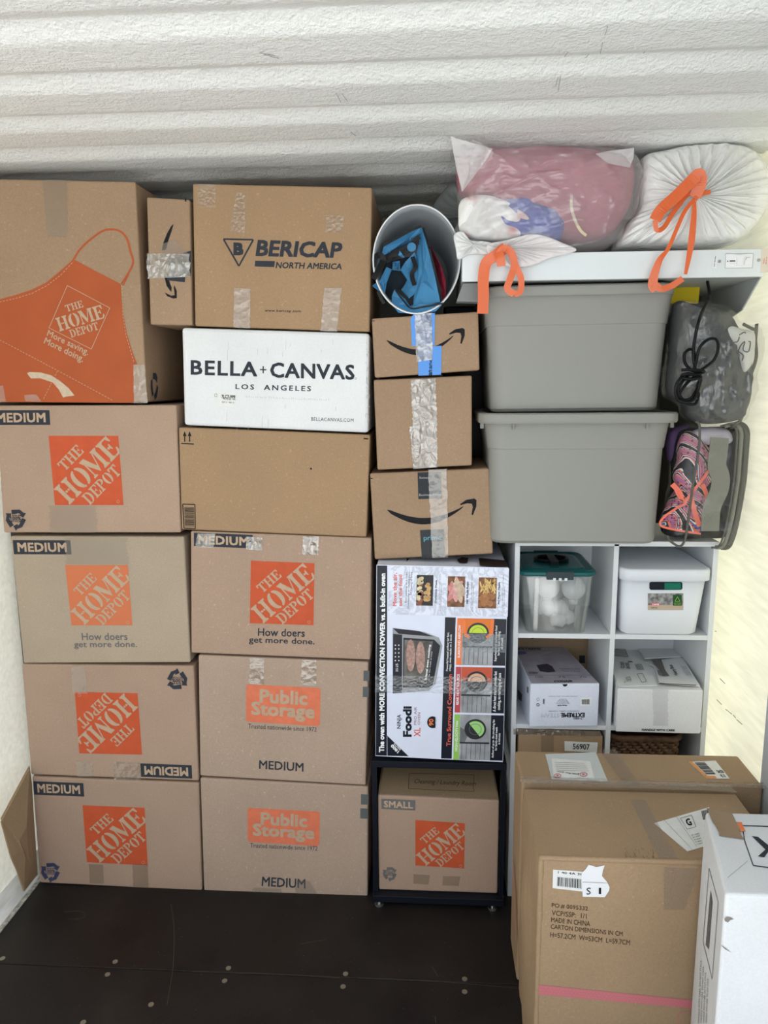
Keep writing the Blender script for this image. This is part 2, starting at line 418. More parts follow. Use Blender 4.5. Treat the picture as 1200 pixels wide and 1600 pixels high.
def smile(F_, parent, p0, p1, sag, thick, head, rot=False):
    """swoosh with an arrow head; p0 tail, p1 tip, all in picture units"""
    a = MB(); p0 = Vector(p0); p1 = Vector(p1); ax = p1-p0; L = ax.length; ax /= L; up = Vector((-ax.y, ax.x))
    if up.y < 0 and not rot: up = -up
    if rot: up = -up if up.x > 0 else up
    n = 22; lo = []; hi = []
    for i in range(n+1):
        t = i/n; b = math.sin(math.pi*t)**.9*sag; th = thick*(math.sin(math.pi*min(1, t*.85+.12))**.8)*(1 if t > .02 else .2)
        p = p0 + ax*L*t*.86 + up*b
        hi.append(tuple(p - up*th*.5)); lo.append(tuple(p + up*th*.5))
    F_.poly(a, hi + lo[::-1], .0006)
    h = head; e = p1
    def W_(x, y): q = e + ax*x*h - up*y*h; return (q.x, q.y)
    F_.poly(a, [W_(-.95,.18), W_(-.55,.42), W_(-.05,.48), W_(.08,.36), W_(.05,-.02), W_(-.18,-.55), W_(-.27,-.52), W_(-.17,-.05), W_(-.22,.16), W_(-.5,.20), W_(-.93,.10)], .0006)
    a.build('arrow_swoosh', INK, parent)
def barcode(F_, mb, q, n=18, off=.0018, vertical=False):
    Q = F_.q(*q) if not isinstance(q[0], tuple) else q; rnd = random.Random(n); x = 0
    while x < 1:
        w = rnd.choice((.02, .03, .045)); 
        a, b = x, min(1, x+w)
        if vertical: pts = [F_.bil(Q,0,a), F_.bil(Q,1,a), F_.bil(Q,1,b), F_.bil(Q,0,b)]
        else: pts = [F_.bil(Q,a,0), F_.bil(Q,b,0), F_.bil(Q,b,1), F_.bil(Q,a,1)]
        F_.poly(mb, pts, off); x += w + rnd.choice((.02, .03, .04))
    return mb

# ------------------------------------------------------------------ the setting
XL, XR, YB, ZC = -1.39, .925, 3.08, 2.285; YO = .55
def setting():
    # outside ground
    g = plain('concrete_yard', (.52, .53, .53), .9, var=.08, vs=2)
    m = MB(); m.box((-30, -40, -.35), (30, 12, -.22)); tag(m.build('ground', g), kind='structure')
    # floor, two dark plywood sheets with a seam, and screws
    fm, nt, b, o = newmat('black_plywood')
    t1 = tex(nt, 'Noise', 5, Detail=8, Roughness=.65); t2 = tex(nt, 'Noise', 420, Detail=1); t3 = tex(nt, 'Noise', 40, stretch=(1,.06,1), Detail=6)
    r1 = ramp(nt, t1.outputs[0], [(.3, (.010,.008,.008)), (.55, (.018,.015,.014)), (.8, (.030,.024,.021))])
    r2 = ramp(nt, t2.outputs[0], [(.745, (0,0,0)), (.80, (.22,.21,.19))])
    ad = nt.nodes.new('ShaderNodeMix'); ad.data_type = 'RGBA'; ad.blend_type = 'ADD'; ad.inputs[0].default_value = 1
    nt.links.new(r1.outputs[0], ad.inputs[6]); nt.links.new(r2.outputs[0], ad.inputs[7]); nt.links.new(ad.outputs[2], b.inputs['Base Color'])
    rr = ramp(nt, t1.outputs[0], [(.3, (.42,.42,.42)), (.75, (.6,.6,.6))]); nt.links.new(rr.outputs[0], b.inputs['Roughness'])
    b.inputs['Specular IOR Level'].default_value = .22; bump(nt, b, t3.outputs[0], .15, .001)
    fl = bpy.data.objects.new('floor', None); COL.objects.link(fl); tag(fl, kind='structure')
    ys = 1.835
    for a, c in ((YO, ys-.0012), (ys+.0012, YB)):
        m = MB(); m.box((XL, a, -.028), (XR, c, 0)); m.build('plywood_sheet', fm, fl, bevel=.0012, seg=1)
    m = MB(); m.box((XL, YO, -.22), (XR, YB, -.03)); m.build('floor_frame', BLACKM, fl)
    scr = [(4,1498),(180,1503),(168,1523),(357,1513),(351,1533),(540,1522),(536,1542),(726,1530),(726,1550),(236,1570),(130,1598)]
    for x, y in scr:
        p = onZ(x, y, 0); m = MB(); m.disc(p, (0,0,1), .0075, .0018, 14); m.disc(p + Vector((0,0,.0018)), (0,0,1), .0025, .0003, 6)
        m.build('screw', BRASS, fl)
    wear = plain('pale_scratch', (.045,.08,.075), .7)
    m = MB(); FF = Face((0,0,0),(0,0,1))
    for P, w in (([(267,1412),(272,1450),(271,1505),(266,1540),(261,1570)], .8), ([(300,1518),(420,1522),(530,1528)], .5), ([(560,1528),(700,1535),(815,1545)], .6),
                 ([(470,1475),(510,1468)], .5), ([(100,1425),(125,1424),(133,1430),(125,1436),(108,1436)], .6), ([(680,1588),(681,1599)], 1.2), ([(675,1510),(684,1526)], .8)):
        FF.path(m, [(p.x, p.y) for p in smo([Vector((a, c, 0)) for a, c in P], 14)], w*.6, .0004)
    for k in range(60):
        x, y = random.uniform(30, 800), random.uniform(1425, 1598); r = random.uniform(.35, .9)
        FF.poly(m, [(x-r,y),(x,y-r*.7),(x+r,y),(x,y+r*.7)], .0005)
    m.build('scratches_and_specks', plain('pale_specks', (.12,.115,.10), .8), fl)['kind'] = 'stuff'
    # ceiling: corrugated panel with a stippled foam-like face
    cm, nt, b, o = newmat('stippled_white_panel'); b.inputs['Base Color'].default_value = (.87, .88, .87, 1); b.inputs['Roughness'].default_value = .5
    t = tex(nt, 'Noise', 130, Detail=4, Roughness=.6); v = tex(nt, 'Noise', 45, Detail=2)
    ad = nt.nodes.new('ShaderNodeMath'); ad.operation = 'ADD'; nt.links.new(t.outputs[0], ad.inputs[0]); nt.links.new(v.outputs[0], ad.inputs[1])
    bump(nt, b, ad.outputs[0], .75, .007)
    per = .2315; y = 1.43 - per*4; prof = []
    while y < YB + per:
        # a long shallow face rising away from the door, then a steeper one coming back down, then the flat
        for dy, dz in ((-.092, 0), (-.086, .0014), (-.032, .0195), (-.026, .0205), (-.020, .0192), (.022, .0014), (.030, 0), (.06, 0), (.10, 0)):
            prof.append((y+dy, ZC+dz))
        y += per
    prof = [p for p in prof if YO <= p[0] <= YB]
    prof = [(YO, ZC)] + prof + [(YB, ZC)]
    sp = []
    for i in range(len(prof)-1):
        a, c = prof[i], prof[i+1]
        for k in range(3): sp.append((a[0]+(c[0]-a[0])*k/3, a[1]+(c[1]-a[1])*k/3))
    sp.append(prof[-1])
    m = MB(); n = len(sp); X0, X1 = XL-.05, XR+.05
    m.add([(X0, a, z) for a, z in sp] + [(X1, a, z) for a, z in sp], [(i, i+1, n+i+1, n+i) for i in range(n-1)])
    m.add([(X0,YO,ZC),(X1,YO,ZC),(X1,YO,ZC+.09),(X0,YO,ZC+.09),(X0,YB+.05,ZC+.09),(X1,YB+.05,ZC+.09),(X1,YB+.05,ZC),(X0,YB+.05,ZC)], [(0,1,2,3),(3,2,5,4),(4,5,6,7)])
    c = m.build('ceiling', cm); tag(c, kind='structure')
    for p in c.data.polygons: p.use_smooth = len(p.vertices) == 4
    sc = MB()
    FC = Face((0,0,ZC-.0022),(0,0,-1))
    for P in ([(405,82),(430,87)],[(412,85),(436,91)],[(525,145),(533,160)],[(535,147),(543,158)],[(868,135),(872,120)],[(872,142),(876,118)],[(945,55),(950,40)],[(938,83),(942,66)],[(915,90),(920,84)],[(882,88),(888,80)],[(1005,83),(1008,79)],[(548,206),(556,212)]):
        FC.line(sc, P[0], P[1], .9, .0005)
    sc.build('scuff_marks', plain('scuff_grey', (.35,.35,.34), .8), c)['kind'] = 'stuff'
    # side walls: thin fibreglass skin, daylight glows through it
    def wallmat(name, base, k, line):
        wm, nt, b, o = newmat(name); b.inputs['Base Color'].default_value = (*base, 1); b.inputs['Roughness'].default_value = .5
        t = tex(nt, 'Noise', 60, stretch=(1,.12,1) if line else (1,1,1), Detail=5); t2 = tex(nt, 'Wave', 14, bands_direction='Z', Distortion=3)
        bump(nt, b, t.outputs[0], .5, .003)
        r = ramp(nt, t.outputs[0], [(.3, tuple(x*.86 for x in base)), (.7, base)]); nt.links.new(r.outputs[0], b.inputs['Base Color'])
        tl = nt.nodes.new('ShaderNodeBsdfTranslucent'); nt.links.new(r.outputs[0], tl.inputs[0])
        mx = nt.nodes.new('ShaderNodeMixShader'); mx.inputs[0].default_value = k
        nt.links.new(b.outputs[0], mx.inputs[1]); nt.links.new(tl.outputs[0], mx.inputs[2]); nt.links.new(mx.outputs[0], o.inputs[0]); return wm
    wl = wallmat('cream_fibreglass', (.90,.88,.77), .28, False); wr = wallmat('cream_woven_fibreglass', (.90,.87,.68), .26, True)
    YS = 2.33; block_mat = plain('grey_daylight_blocker', (.30,.30,.29), .7)  # opaque rear wall sections, added out of view to keep the far end dark
    m = MB(); m.poly([(XL,YO,-.03),(XL,YS,-.03),(XL,YS,ZC+.04),(XL,YO,ZC+.04)]); a = m.build('wall_left', wl); m = MB(); m.box((XL-.03,YS,-.03),(XL-.0,YB+.04,ZC+.09)); m.build('daylight_blocker', block_mat, a); tag(a, kind='structure')
    m = MB(); m.poly([(XR,YO,-.03),(XR,YS+.3,-.03),(XR,YS+.3,ZC+.04),(XR,YO,ZC+.04)]); a = m.build('wall_right', wr); m = MB(); m.box((XR,YS+.3,-.03),(XR+.03,YB+.04,ZC+.09)); m.build('daylight_blocker', block_mat, a); tag(a, kind='structure')
    FW = Face((XR,0,0),(-1,0,0)); m = MB()
    for P in ([(1120,1093),(1128,1101)],[(1134,1108),(1144,1116)],[(1146,1117),(1150,1122)],[(1151,1124),(1160,1132)],[(1125,1060),(1133,1068)],[(1117,986),(1120,987)]): FW.line(m, P[0], P[1], .9, .0006)
    m.build('scuff_marks', plain('wall_scuff', (.12,.11,.08), .8), a)['kind'] = 'stuff'
    m = MB(); m.box((XL-.04,YB,-.03),(XR+.04,YB+.05,ZC+.08))
    z = .1
    bw = m.build('wall_back', plain('back_panel', (.25,.26,.26), .7, bmp=.4, bs=90)); tag(bw, kind='structure')
    for z in [.25+.28*k for k in range(7)]:
        m = MB(); m.hexa([(XL,YB-.03,z),(XR,YB-.03,z),(XR,YB,z-.03),(XL,YB,z-.03)],[(XL,YB-.03,z+.05),(XR,YB-.03,z+.05),(XR,YB,z+.08),(XL,YB,z+.08)]); m.build('wall_rib', bw.data.materials[0], bw)
    # kerb rail at left, post at right
    m = MB(); m.hexa([(XL+.002,YO,.0),(-1.333,YO,.0),(-1.333,YB,.0),(XL+.002,YB,.0)],[(XL+.002,YO,.045),(-1.352,YO,.022),(-1.352,YB,.022),(XL+.002,YB,.045)])
    m.build('trim_1', plain('worn_white_rail', (.78,.80,.80), .6, var=.2, vs=35, stretch=(1,.25,1)), bevel=.003)
    tag(bpy.data.objects['trim_1'], kind='structure')
    m = MB(); m.box((-1.352+.0165,YO,.0005),(-1.3325+.012,YB,.004)); m.build('sealant', plain('dirty_sealant', (.42,.41,.38), .8, var=.5, vs=70), bpy.data.objects['trim_1'])
    pm = plain('galvanised_post', (.50,.53,.56), .45, var=.06, vs=5)
    m = MB(); m.box((XR-.045,YO,.0),(XR-.001,1.88,ZC-.004)); m.build('trim_2', pm, bevel=.004); tag(bpy.data.objects['trim_2'], kind='structure')
setting()

# ------------------------------------------------------------------ cardboard boxes
YF = 2.18
def carton(quad, Y=YF, depth=.40, mat=K1, name='cardboard_box', label='', cat='cardboard box', group=None, bev=.005, gap=.0012):
    """a box whose front lies in the plane y=Y; quad = its four front corners TL,TR,BR,BL in the photograph"""
    P = [onY(x, y, Y) for x, y in quad]
    tl, tr, br, bl = P
    c = (tl+tr+br+bl)/4
    base = Vector(((bl.x+br.x)/2, Y+depth/2, min(bl.z, br.z)))
    t = thing(name, label, cat, base, group)
    g = lambda p: Vector((p.x + (gap if p.x < c.x else -gap), p.y, p.z + (gap if p.z < c.z else -gap)))
    tl, tr, br, bl = map(g, P); D = Vector((0, depth, 0))
    m = MB(); m.hexa([bl, br, br+D, bl+D], [tl, tr, tr+D, tl+D])
    m.build('box_body', mat, t, bevel=bev, seg=2)
    fa = Face(P[0], (0,-1,0), quad)
    return t, fa
def tape(Fa, t, quads, mat=None, name='tape', **kw):
    for q in quads:
        m = MB(); Q = Fa.q(*q) if not isinstance(q[0], tuple) else q
        Fa.strip(m, Q, **kw); m.build(name, mat or TAPE, t, smooth=True)

G1 = 'moving boxes in the left stack'; G2 = 'boxes in the second stack'; G3 = 'parcels in the third stack'
# --- left stack, top: large box with printed apron
t, f = carton([(-135,276),(212,283),(230,629),(-120,626)], depth=.45, mat=K2, label='large tan box printed with an orange apron, topmost of the left stack', group=G1)
Z1 = lambda L: [(x*.25, 260+y*.25) for x, y in L]
m = MB(); f.poly(m, Z1([(-480,860),(-200,850),(0,830),(100,803),(200,770),(290,725),(360,668),(420,615),(460,580),(600,655),(755,735),(760,820),(770,920),(795,1050),(825,1150),(857,1235),(836,1240),(838,1478),(-480,1470)]), .0006)
m.build('printed_apron', APRON, t)
m = MB(); L = [tuple(p) for p in smo([Vector((a, b, 0)).to_3d() for a, b in Z1([(455,592),(500,520),(560,462),(640,405),(700,394),(755,408),(795,455),(815,530),(833,600),(800,672),(760,735)])], 50)]
f.path(m, [(p[0], p[1]) for p in L], 3.2, .0006); f.path(m, Z1([(806,675),(770,745),(762,738),(792,690)]), 1.5, .0008); m.build('printed_apron_strap', APRON, t)
m = MB(); dq = Z1([(422,745),(687,885),(572,1142),(308,1010)])
f.path(m, dq, .9, .0012, True); f.uv(m, [f.bil(dq,.03,.03), f.bil(dq,.97,.03), f.bil(dq,.97,.97), f.bil(dq,.03,.97)], LOGO, .0012)
f.text(m, 'More saving.', Z1([(305,1022),(560,1143),(545,1192),(290,1068)]), .0012, bold=.01)
f.text(m, 'More doing.', Z1([(288,1068),(530,1185),(512,1236),(270,1116)]), .0012, bold=.01)
m.build('logo_lettering', KINK, t)
m = MB(); f.dashes(m, Z1([(0,848),(100,825),(200,795),(300,742),(380,680),(460,595)]), .8); f.dashes(m, Z1([(762,740),(768,920),(790,1060),(840,1230)]), .8); f.dashes(m, Z1([(0,1085),(360,1275),(710,1465)]), .8); f.dashes(m, Z1([(360,1280),(270,1460)]), .8)
m.build('printed_stitching', KINK, t)
m = MB(); f.poly(m, Z1([(170,1292),(185,1285),(255,1288),(320,1305),(375,1340),(430,1385),(468,1432),(410,1440),(396,1445),(370,1395),(330,1350),(255,1325),(195,1325)]), .0014); m.build('torn_patch', plain('torn_kraft', (.58,.46,.34), .9, var=.1, vs=80), t)
tape(f, t, [Z1([(262,85),(420,85),(425,440),(300,440)])], TAPED, ragged=.04); tape(f, t, [Z1([(835,1240),(905,1240),(925,1480),(838,1480)])], TAPE)
tape(f, t, [Z1([(0,1370),(22,1370),(40,1470),(0,1475)]), Z1([(155,1428),(230,1425),(260,1470),(160,1468)])], TAPE, nv=6)
sf = Face(onY(230,629,YF) , (1,0,0)); m = MB()
for k in range(3):
    t0 = math.radians(90+120*k)
    sf.poly(m, [(241+6*math.cos(t0+a)*r_, 603-22*math.sin(t0+a)*r_) for a, r_ in ((.4,1),(-.4,1),(-.9,1),(-1.3,.7),(-.7,.5),(.2,.5),(.7,.6))], .0008)
m.build('recycling_mark', NAVY, t)
# --- left stack, 2nd
t, f = carton([(-8,633),(276,632),(283,833),(5,833)], label='moving box directly under the apron box, its top label cut by the left frame edge', group=G1)
size_label(f, t, 'MEDIUM', (-12,641,78,664)); hd_logo(f, t, [(76,681),(185,681),(193,789),(86,789)]); recycle(f, t, (25,811), 16); tape(f, t, [(78,790,152,832)], TAPED, amp=.0002)
# --- left stack, 3rd
t, f = carton([(15,837),(288,838),(298,1036),(36,1037)], mat=K5, label='greyish moving box with a two-line black slogan, third from top of the left stack', group=G1)
size_label(f, t, 'MEDIUM', (21,844,111,866)); hd_logo(f, t, [(102,883),(200,883),(207,977),(112,977)], plain('faded_orange_ink', (.62,.18,.08), .6)); 
m = MB(); f.text(m, 'How doers', (128,989,199,1000), bold=.012); f.text(m, 'get more done.', (116,1002,214,1014), bold=.012); m.build('printed_lettering', GINK, t)
tape(f, t, [(102,840,200,882)], TAPED, amp=.0002)
# --- left stack, 4th (upside down)
t, f = carton([(33,1037),(303,1040),(311,1221),(48,1211)], label='upside-down moving box with inverted orange logo in the left stack', group=G1)
hd_logo(f, t, [(222,1179),(124,1177),(117,1081),(215,1083)]); recycle(f, t, (277,1062), 16, flip=True)
Q = f.q(220,1194,300,1215); m = MB(); f.poly(m, Q); m.build('size_label', NAVY, t)
Q = [Q[2], Q[3], Q[0], Q[1]]; m = MB(); f.text(m, 'MEDIUM', [f.bil(Q,.08,.2), f.bil(Q,.92,.2), f.bil(Q,.92,.8), f.bil(Q,.08,.8)], .0012, bold=.028); m.build('size_lettering', KINK, t)
tape(f, t, [(113,1041,135,1083), (120,1190,146,1213), (178,1190,220,1218)], TAPE)
# --- left stack, 5th
t, f = carton([(49,1213),(311,1223),(316,1393),(62,1380)], label='upright moving box on the black floor at the foot of the left stack', group=G1)
size_label(f, t, 'MEDIUM', (53,1222,131,1243)); hd_logo(f, t, [(129,1258),(226,1262),(231,1352),(136,1347)]); recycle(f, t, (79,1362), 15, plain('blue_slate_ink', (.05,.06,.12), .6)); tape(f, t, [(140,1350,162,1380), (208,1350,232,1388)], TAPED, amp=.0002)
# --- second stack
t, f = carton([(300,286),(582,292),(578,519),(304,510)], depth=.42, mat=K3, label='golden brown box with a black triangle mark, topmost of the second stack', group=G2)
Z2 = lambda L: [(220+x*.3167, 260+y*.3167) for x, y in L]
m = MB(); f.path(m, Z2([(408,359),(555,362),(484,492)]), 2.6, .0006, True); f.text(m, 'B', Z2([(462,380),(502,381),(502,435),(462,434)]), bold=.05)
f.text(m, 'BERICAP', Z2([(572,365),(992,378),(990,450),(570,440)]), bold=.028, shear=.12, space=1.0); f.text(m, 'NORTH AMERICA', Z2([(668,472),(992,480),(990,508),(666,502)]), bold=.02, shear=.1)
f.poly(m, Z2([(565,466),(662,468),(658,497),(562,494)])); f.text(m, 'www.bericap.com', Z2([(612,705),(790,708),(790,724),(612,720)]), bold=.015, space=1.15); m.build('printed_lettering', NAVY, t)
tape(f, t, [Z2([(462,600),(540,605),(540,800),(458,795)]), Z2([(905,600),(990,600),(968,815),(888,812)])], TAPE)
tape(f, t, [Z2([(280,88),(370,88),(370,205),(282,200)]), Z2([(470,130),(515,130),(515,330),(440,320)]), Z2([(915,240),(1002,245),(1000,330),(915,325)])], film('thin_tape', (.55,.42,.3), .12, .12, 50, .8), nv=8)
# small parcel on end
t, f = carton([(228,307),(297,311),(301,509),(234,508)], depth=.22, mat=K2, name='parcel_box', label='narrow parcel on end, wedged between the apron box and the triangle-mark box', cat='parcel')
m = MB(); f.poly(m, Z2([(163,283),(150,295),(130,330),(112,375),(104,415),(124,412),(135,370),(150,325)])); f.poly(m, Z2([(115,540),(128,590),(150,620),(153,600),(142,570),(138,548)])); f.poly(m, Z2([(118,622),(130,640),(160,652),(178,650),(178,615),(165,585),(163,600),(168,635),(150,638),(130,628)]))
m.build('arrow_swoosh', INK, t)
m = MB(); f.poly(m, Z2([(140,440),(175,440),(248,415),(248,540),(220,545),(218,572),(130,562)]), .0012); m.build('dark_label', NAVY, t)
m = MB(); f.text(m, 'Amazon', Z2([(168,520),(165,460),(180,455),(185,520)]), .002); f.poly(m, [(293+4*math.cos(a*.6), 414+4.5*math.sin(a*.6)) for a in range(10)], .002); m.build('label_lettering', WHITE, t)
tape(f, t, [Z2([(30,430),(240,432),(245,530),(150,555),(32,555)][:1]+[(240,432),(246,545),(32,555)])], TAPEG, nu=10, nv=10); tape(f, t, [Z2([(100,385),(170,362),(240,440),(100,450)])], TAPED, nv=6)
m = MB(); f.line(m, (290,309),(290,315), 2.2); m.build('edge_mark', INK, t)
# white box
t, f = carton([(283,511),(578,520),(576,677),(287,665)], depth=.42, mat=WC, bev=.009, name='white_cardboard_box', label='scuffed white box with big black clothing-brand lettering, second from top of the second stack', group=G2)
Z3 = lambda L: [(270+x*.275, 500+y*.275) for x, y in L]
m = MB(); f.text(m, 'BELLA', Z3([(105,230),(478,240),(476,319),(105,308)]), bold=.02, space=1.12); f.text(m, '+', Z3([(495,262),(532,263),(532,303),(495,302)])); f.text(m, 'CANVAS', Z3([(556,243),(1030,257),(1030,338),(556,325)]), bold=.02, space=1.05)
f.text(m, 'LOS  ANGELES', Z3([(358,364),(785,376),(784,405),(357,392)]), bold=.015, space=1.35); f.text(m, 'BELLACANVAS.COM', Z3([(787,552),(1027,560),(1027,580),(787,573)]), bold=.0, space=1.1)
f.path(m, [(1039*.275+270+1.6*math.cos(k), 500+332*.275+1.6*math.sin(k)) for k in range(7)], .4); m.build('printed_lettering', NAVY, t)
m = MB()
for k in range(26):
    x = random.uniform(200, 1080); y = random.uniform(90, 200) if k % 2 else random.uniform(420, 620); 
    if random.random() < .6: f.line(m, *Z3([(x, y), (x+random.uniform(-3,3), y+random.uniform(10,70))]), .35)
for k in range(38): x = 420+k*12.5+random.uniform(-3,3); f.line(m, *Z3([(x, 432+random.uniform(-4,4)+k*.5), (x+4, 440+k*.5)]), .5)
for k in range(40): x = random.uniform(1095,1115); y = random.uniform(90,620); f.line(m, *Z3([(x,y),(x+3,y+random.uniform(6,22))]), .6)
m.build('scuff_marks', plain('scuff', (.42,.42,.42), .8), t)['kind'] = 'stuff'
m = MB(); f.sheet(m, Z3([(240,408),(358,412),(354,495),(232,488)])); lb = m.build('address_label', PAPER, t)
m = MB(); f.text(m, '7LC7-999', Z3([(278,425),(355,428),(355,447),(278,443)]), .0018, bold=.02); f.text(m, 'MODEL 44', Z3([(285,442),(355,446),(355,456),(285,452)]), .0018); f.text(m, 'REF 31  900 12', Z3([(280,462),(350,466),(350,474),(280,470)]), .0018); f.path(m, Z3([(240,420),(252,420),(252,436),(240,436)]), .4, .0018, True); m.build('label_lettering', INK, lb)
# plain box
t, f = carton([(278,667),(579,679),(573,840),(283,828)], depth=.42, mat=K3, label='plain golden box with two small up-arrows, between the white box and a logo box', group=G2)
m = MB()
for x in (67, 95): f.poly(m, Z3([(x-2,692),(x-2,660),(x-10,660),(x+1,632),(x+12,660),(x+4,660),(x+4,692)]))
f.poly(m, Z3([(48,698),(120,702),(120,708),(48,704)])); f.path(m, Z3([(57,1046),(126,1048),(128,1186),(64,1182)]), 1.4, .0006, True); barcode(f, m, Z3([(66,1062),(120,1064),(122,1172),(70,1170)]), 16, .0008, True)
f.poly(m, Z3([(1085,670),(1110,672),(1110,679),(1085,677)])); f.poly(m, Z3([(778,843),(786,838),(792,846),(786,852)])); m.build('printed_marks', INK, t)
# logo box with slogan
t, f = carton([(297,829),(581,840),(579,1032),(298,1021)], depth=.42, label='moving box with shiny tape over its size label, middle of the second stack', group=G2)
Z6 = lambda L: [(280+x*.2667, 820+y*.2667) for x, y in L]
size_label(f, t, 'MEDIUM', (303,834,395,855)); hd_logo(f, t, Z6([(420,210),(793,225),(787,588),(414,576)]))
m = MB(); f.text(m, 'How doers', Z6([(463,606),(736,612),(735,656),(462,650)]), bold=.012); f.text(m, 'get more done.', Z6([(410,654),(793,668),(792,710),(409,700)]), bold=.012); m.build('printed_lettering', NAVY, t)
tape(f, t, [Z6([(395,68),(487,75),(486,150),(395,143)]), Z6([(724,66),(818,68),(815,176),(722,174)])], TAPEG, nv=10); tape(f, t, [Z6([(110,50),(215,52),(200,135),(95,130)])], TAPE, nv=8)
# public storage boxes
def storage(quad, lg, sub, med, tp, side, label):
    t, f = carton(quad, depth=.42, label=label, group=G2, mat=card('kraft_rose', (.455,.335,.255)) if 'kraft_rose' not in bpy.data.materials else bpy.data.materials['kraft_rose'])
    Q = lg; m = MB(); n = 5; pts = []
    for cxu, cyv, a0 in ((.04,.07,180),(.96,.07,270),(.96,.93,0),(.04,.93,90)):
        for k in range(n+1):
            a = math.radians(a0 + 90*k/n); pts.append(f.bil(Q, cxu+.04*math.cos(a), cyv+.07*math.sin(a)))
    f.poly(m, pts); m.build('printed_panel', plain('salmon_ink', (.72,.19,.10), .6, var=.08, vs=40), t)
    m = MB(); b = lambda u0,v0,u1,v1: [f.bil(Q,u0,v0),f.bil(Q,u1,v0),f.bil(Q,u1,v1),f.bil(Q,u0,v1)]
    f.text(m, 'Public', b(.19,.12,.82,.46), .0012, bold=.028); f.text(m, 'Storage', b(.08,.46,.92,.90), .0012, bold=.028); m.build('panel_lettering', KINK, t)
    m = MB(); f.text(m, 'Trusted nationwide since 1972', sub, bold=.004); f.text(m, 'MEDIUM', med, bold=.015); m.build('printed_lettering', NAVY, t)
    tape(f, t, tp, TAPE)
    m = MB(); [f.rect(m, *s_) for s_ in side]; m.build('edge_marks', plain('slate_grey_ink', (.11,.12,.12), .6) if 'slate_grey_ink' not in bpy.data.materials else bpy.data.materials['slate_grey_ink'], t)
    return t, f
storage([(309,1023),(576,1034),(572,1228),(312,1213)], Z6([(393,934),(829,956),(824,1180),(392,1152)]), Z6([(404,1164),(806,1186),(805,1212),(404,1192)]), Z6([(470,1380),(728,1396),(727,1445),(469,1428)]),
        [Z6([(415,775),(500,780),(495,935),(408,930)]), Z6([(718,790),(805,792),(803,940),(715,935)])], [(568,1048,577,1064),(567,1073,576,1089)], 'storage box with salmon panel, second from the floor in the second stack')
storage([(312,1215),(576,1229),(575,1409),(318,1394)], [(387,1262),(500,1268),(499,1322),(387,1315)], [(391,1317),(496,1322),(496,1329),(391,1324)], [(410,1370),(477,1374),(477,1388),(409,1384)],
        [[(396,1386),(440,1388),(440,1400),(392,1396)], [(462,1374),(484,1376),(500,1404),(462,1400)]], [(564,1241,576,1257),(563,1263,575,1279)], 'storage box with salmon panel on the floor at the foot of the second stack')
# --- third stack
Z7 = lambda L: [(560+x*.2625, 470+y*.2625) for x, y in L]
t, f = carton([(580,497),(748,486),(750,579),(585,591)], Y=2.16, depth=.38, mat=K2, name='parcel_box', label='shallow parcel with blue paper tape under the waste bin, top of the third stack', cat='parcel', group=G3)
smile(f, t, Z7([(168,236)])[0], Z7([(628,205)])[0], 22, 9, 24)
m = MB(); f.sheet(m, Z7([(310,106),(330,80),(456,72),(452,262),(425,268),(320,270)]), .0016); m.build('blue_label', BLUE, t); m = MB(); f.sheet(m, Z7([(355,275),(495,268),(492,440),(357,446)]), .0016); m.build('blue_label', BLUE, t)
m = MB(); f.text(m, 'and', Z7([(425,345),(425,405),(412,405),(412,345)])[:1] + Z7([(438,405),(415,405),(415,345)]), .0022, bold=.0) if 0 else f.text(m, 'and', Z7([(415,405),(415,345),(438,345),(438,405)]), .0022, bold=.01); f.text(m, 'an', Z7([(420,443),(420,412),(438,412),(438,443)]), .0022, bold=.02)
m.build('label_lettering', INK, t)
tape(f, t, [Z7([(335,78),(436,72),(442,350),(345,365)])], TAPEG, nu=8)
m = MB(); f.line(m, *Z7([(78,120),(98,120)]), 1.2); m.build('edge_mark', INK, t)
t, f = carton([(583,593),(738,586),(738,728),(589,735)], Y=2.17, depth=.36, mat=K2, name='parcel_box', label='unprinted brown parcel with a wide wrinkled shiny tape strip, second in the third stack', cat='parcel', group=G3)
tape(f, t, [Z7([(310,470),(458,462),(470,740),(325,760)]), Z7([(305,750),(468,720),(470,990),(328,1000)])], TAPEG, nu=8, nv=30)
t, f = carton([(577,739),(765,731),(771,866),(585,875)], Y=2.18, depth=.36, mat=K2, name='parcel_box', label='parcel with a full black arrow swoosh and black tape patches, above the oven box', cat='parcel', group=G3)
smile(f, t, Z7([(172,1245)])[0], Z7([(697,1222)])[0], 20, 10, 25)
m = MB(); f.sheet(m, Z7([(352,1022),(492,1018),(496,1176),(357,1180)]), .0016); m.build('black_label', plain('black_gloss_tape', (.012,.015,.02), .3), t); m = MB(); f.sheet(m, Z7([(367,1365),(510,1358),(513,1528),(378,1534)]), .0016); m.build('black_label', plain('black_gloss_label', (.02,.025,.03), .3), t)
m = MB(); f.text(m, 'prime', Z7([(388,1398),(492,1394),(493,1430),(390,1434)]), .0022, bold=.012); m.build('blue_lettering', plain('blue_print', (.13,.35,.45), .5), t)
m = MB(); f.text(m, 'Business', Z7([(364,1046),(420,1045),(420,1058),(364,1059)]), .0022); f.text(m, 'Business Prime', Z7([(362,1148),(492,1144),(492,1158),(362,1162)]), .0022); m.build('white_lettering', plain('grey_white_print', (.4,.42,.45), .5), t)
tape(f, t, [Z7([(415,1005),(525,1000),(535,1525),(440,1530)])], TAPE, nu=7, nv=30)
m = MB(); f.line(m, *Z7([(62,1058),(86,1056)]), 1.2); m.build('edge_mark', INK, t)

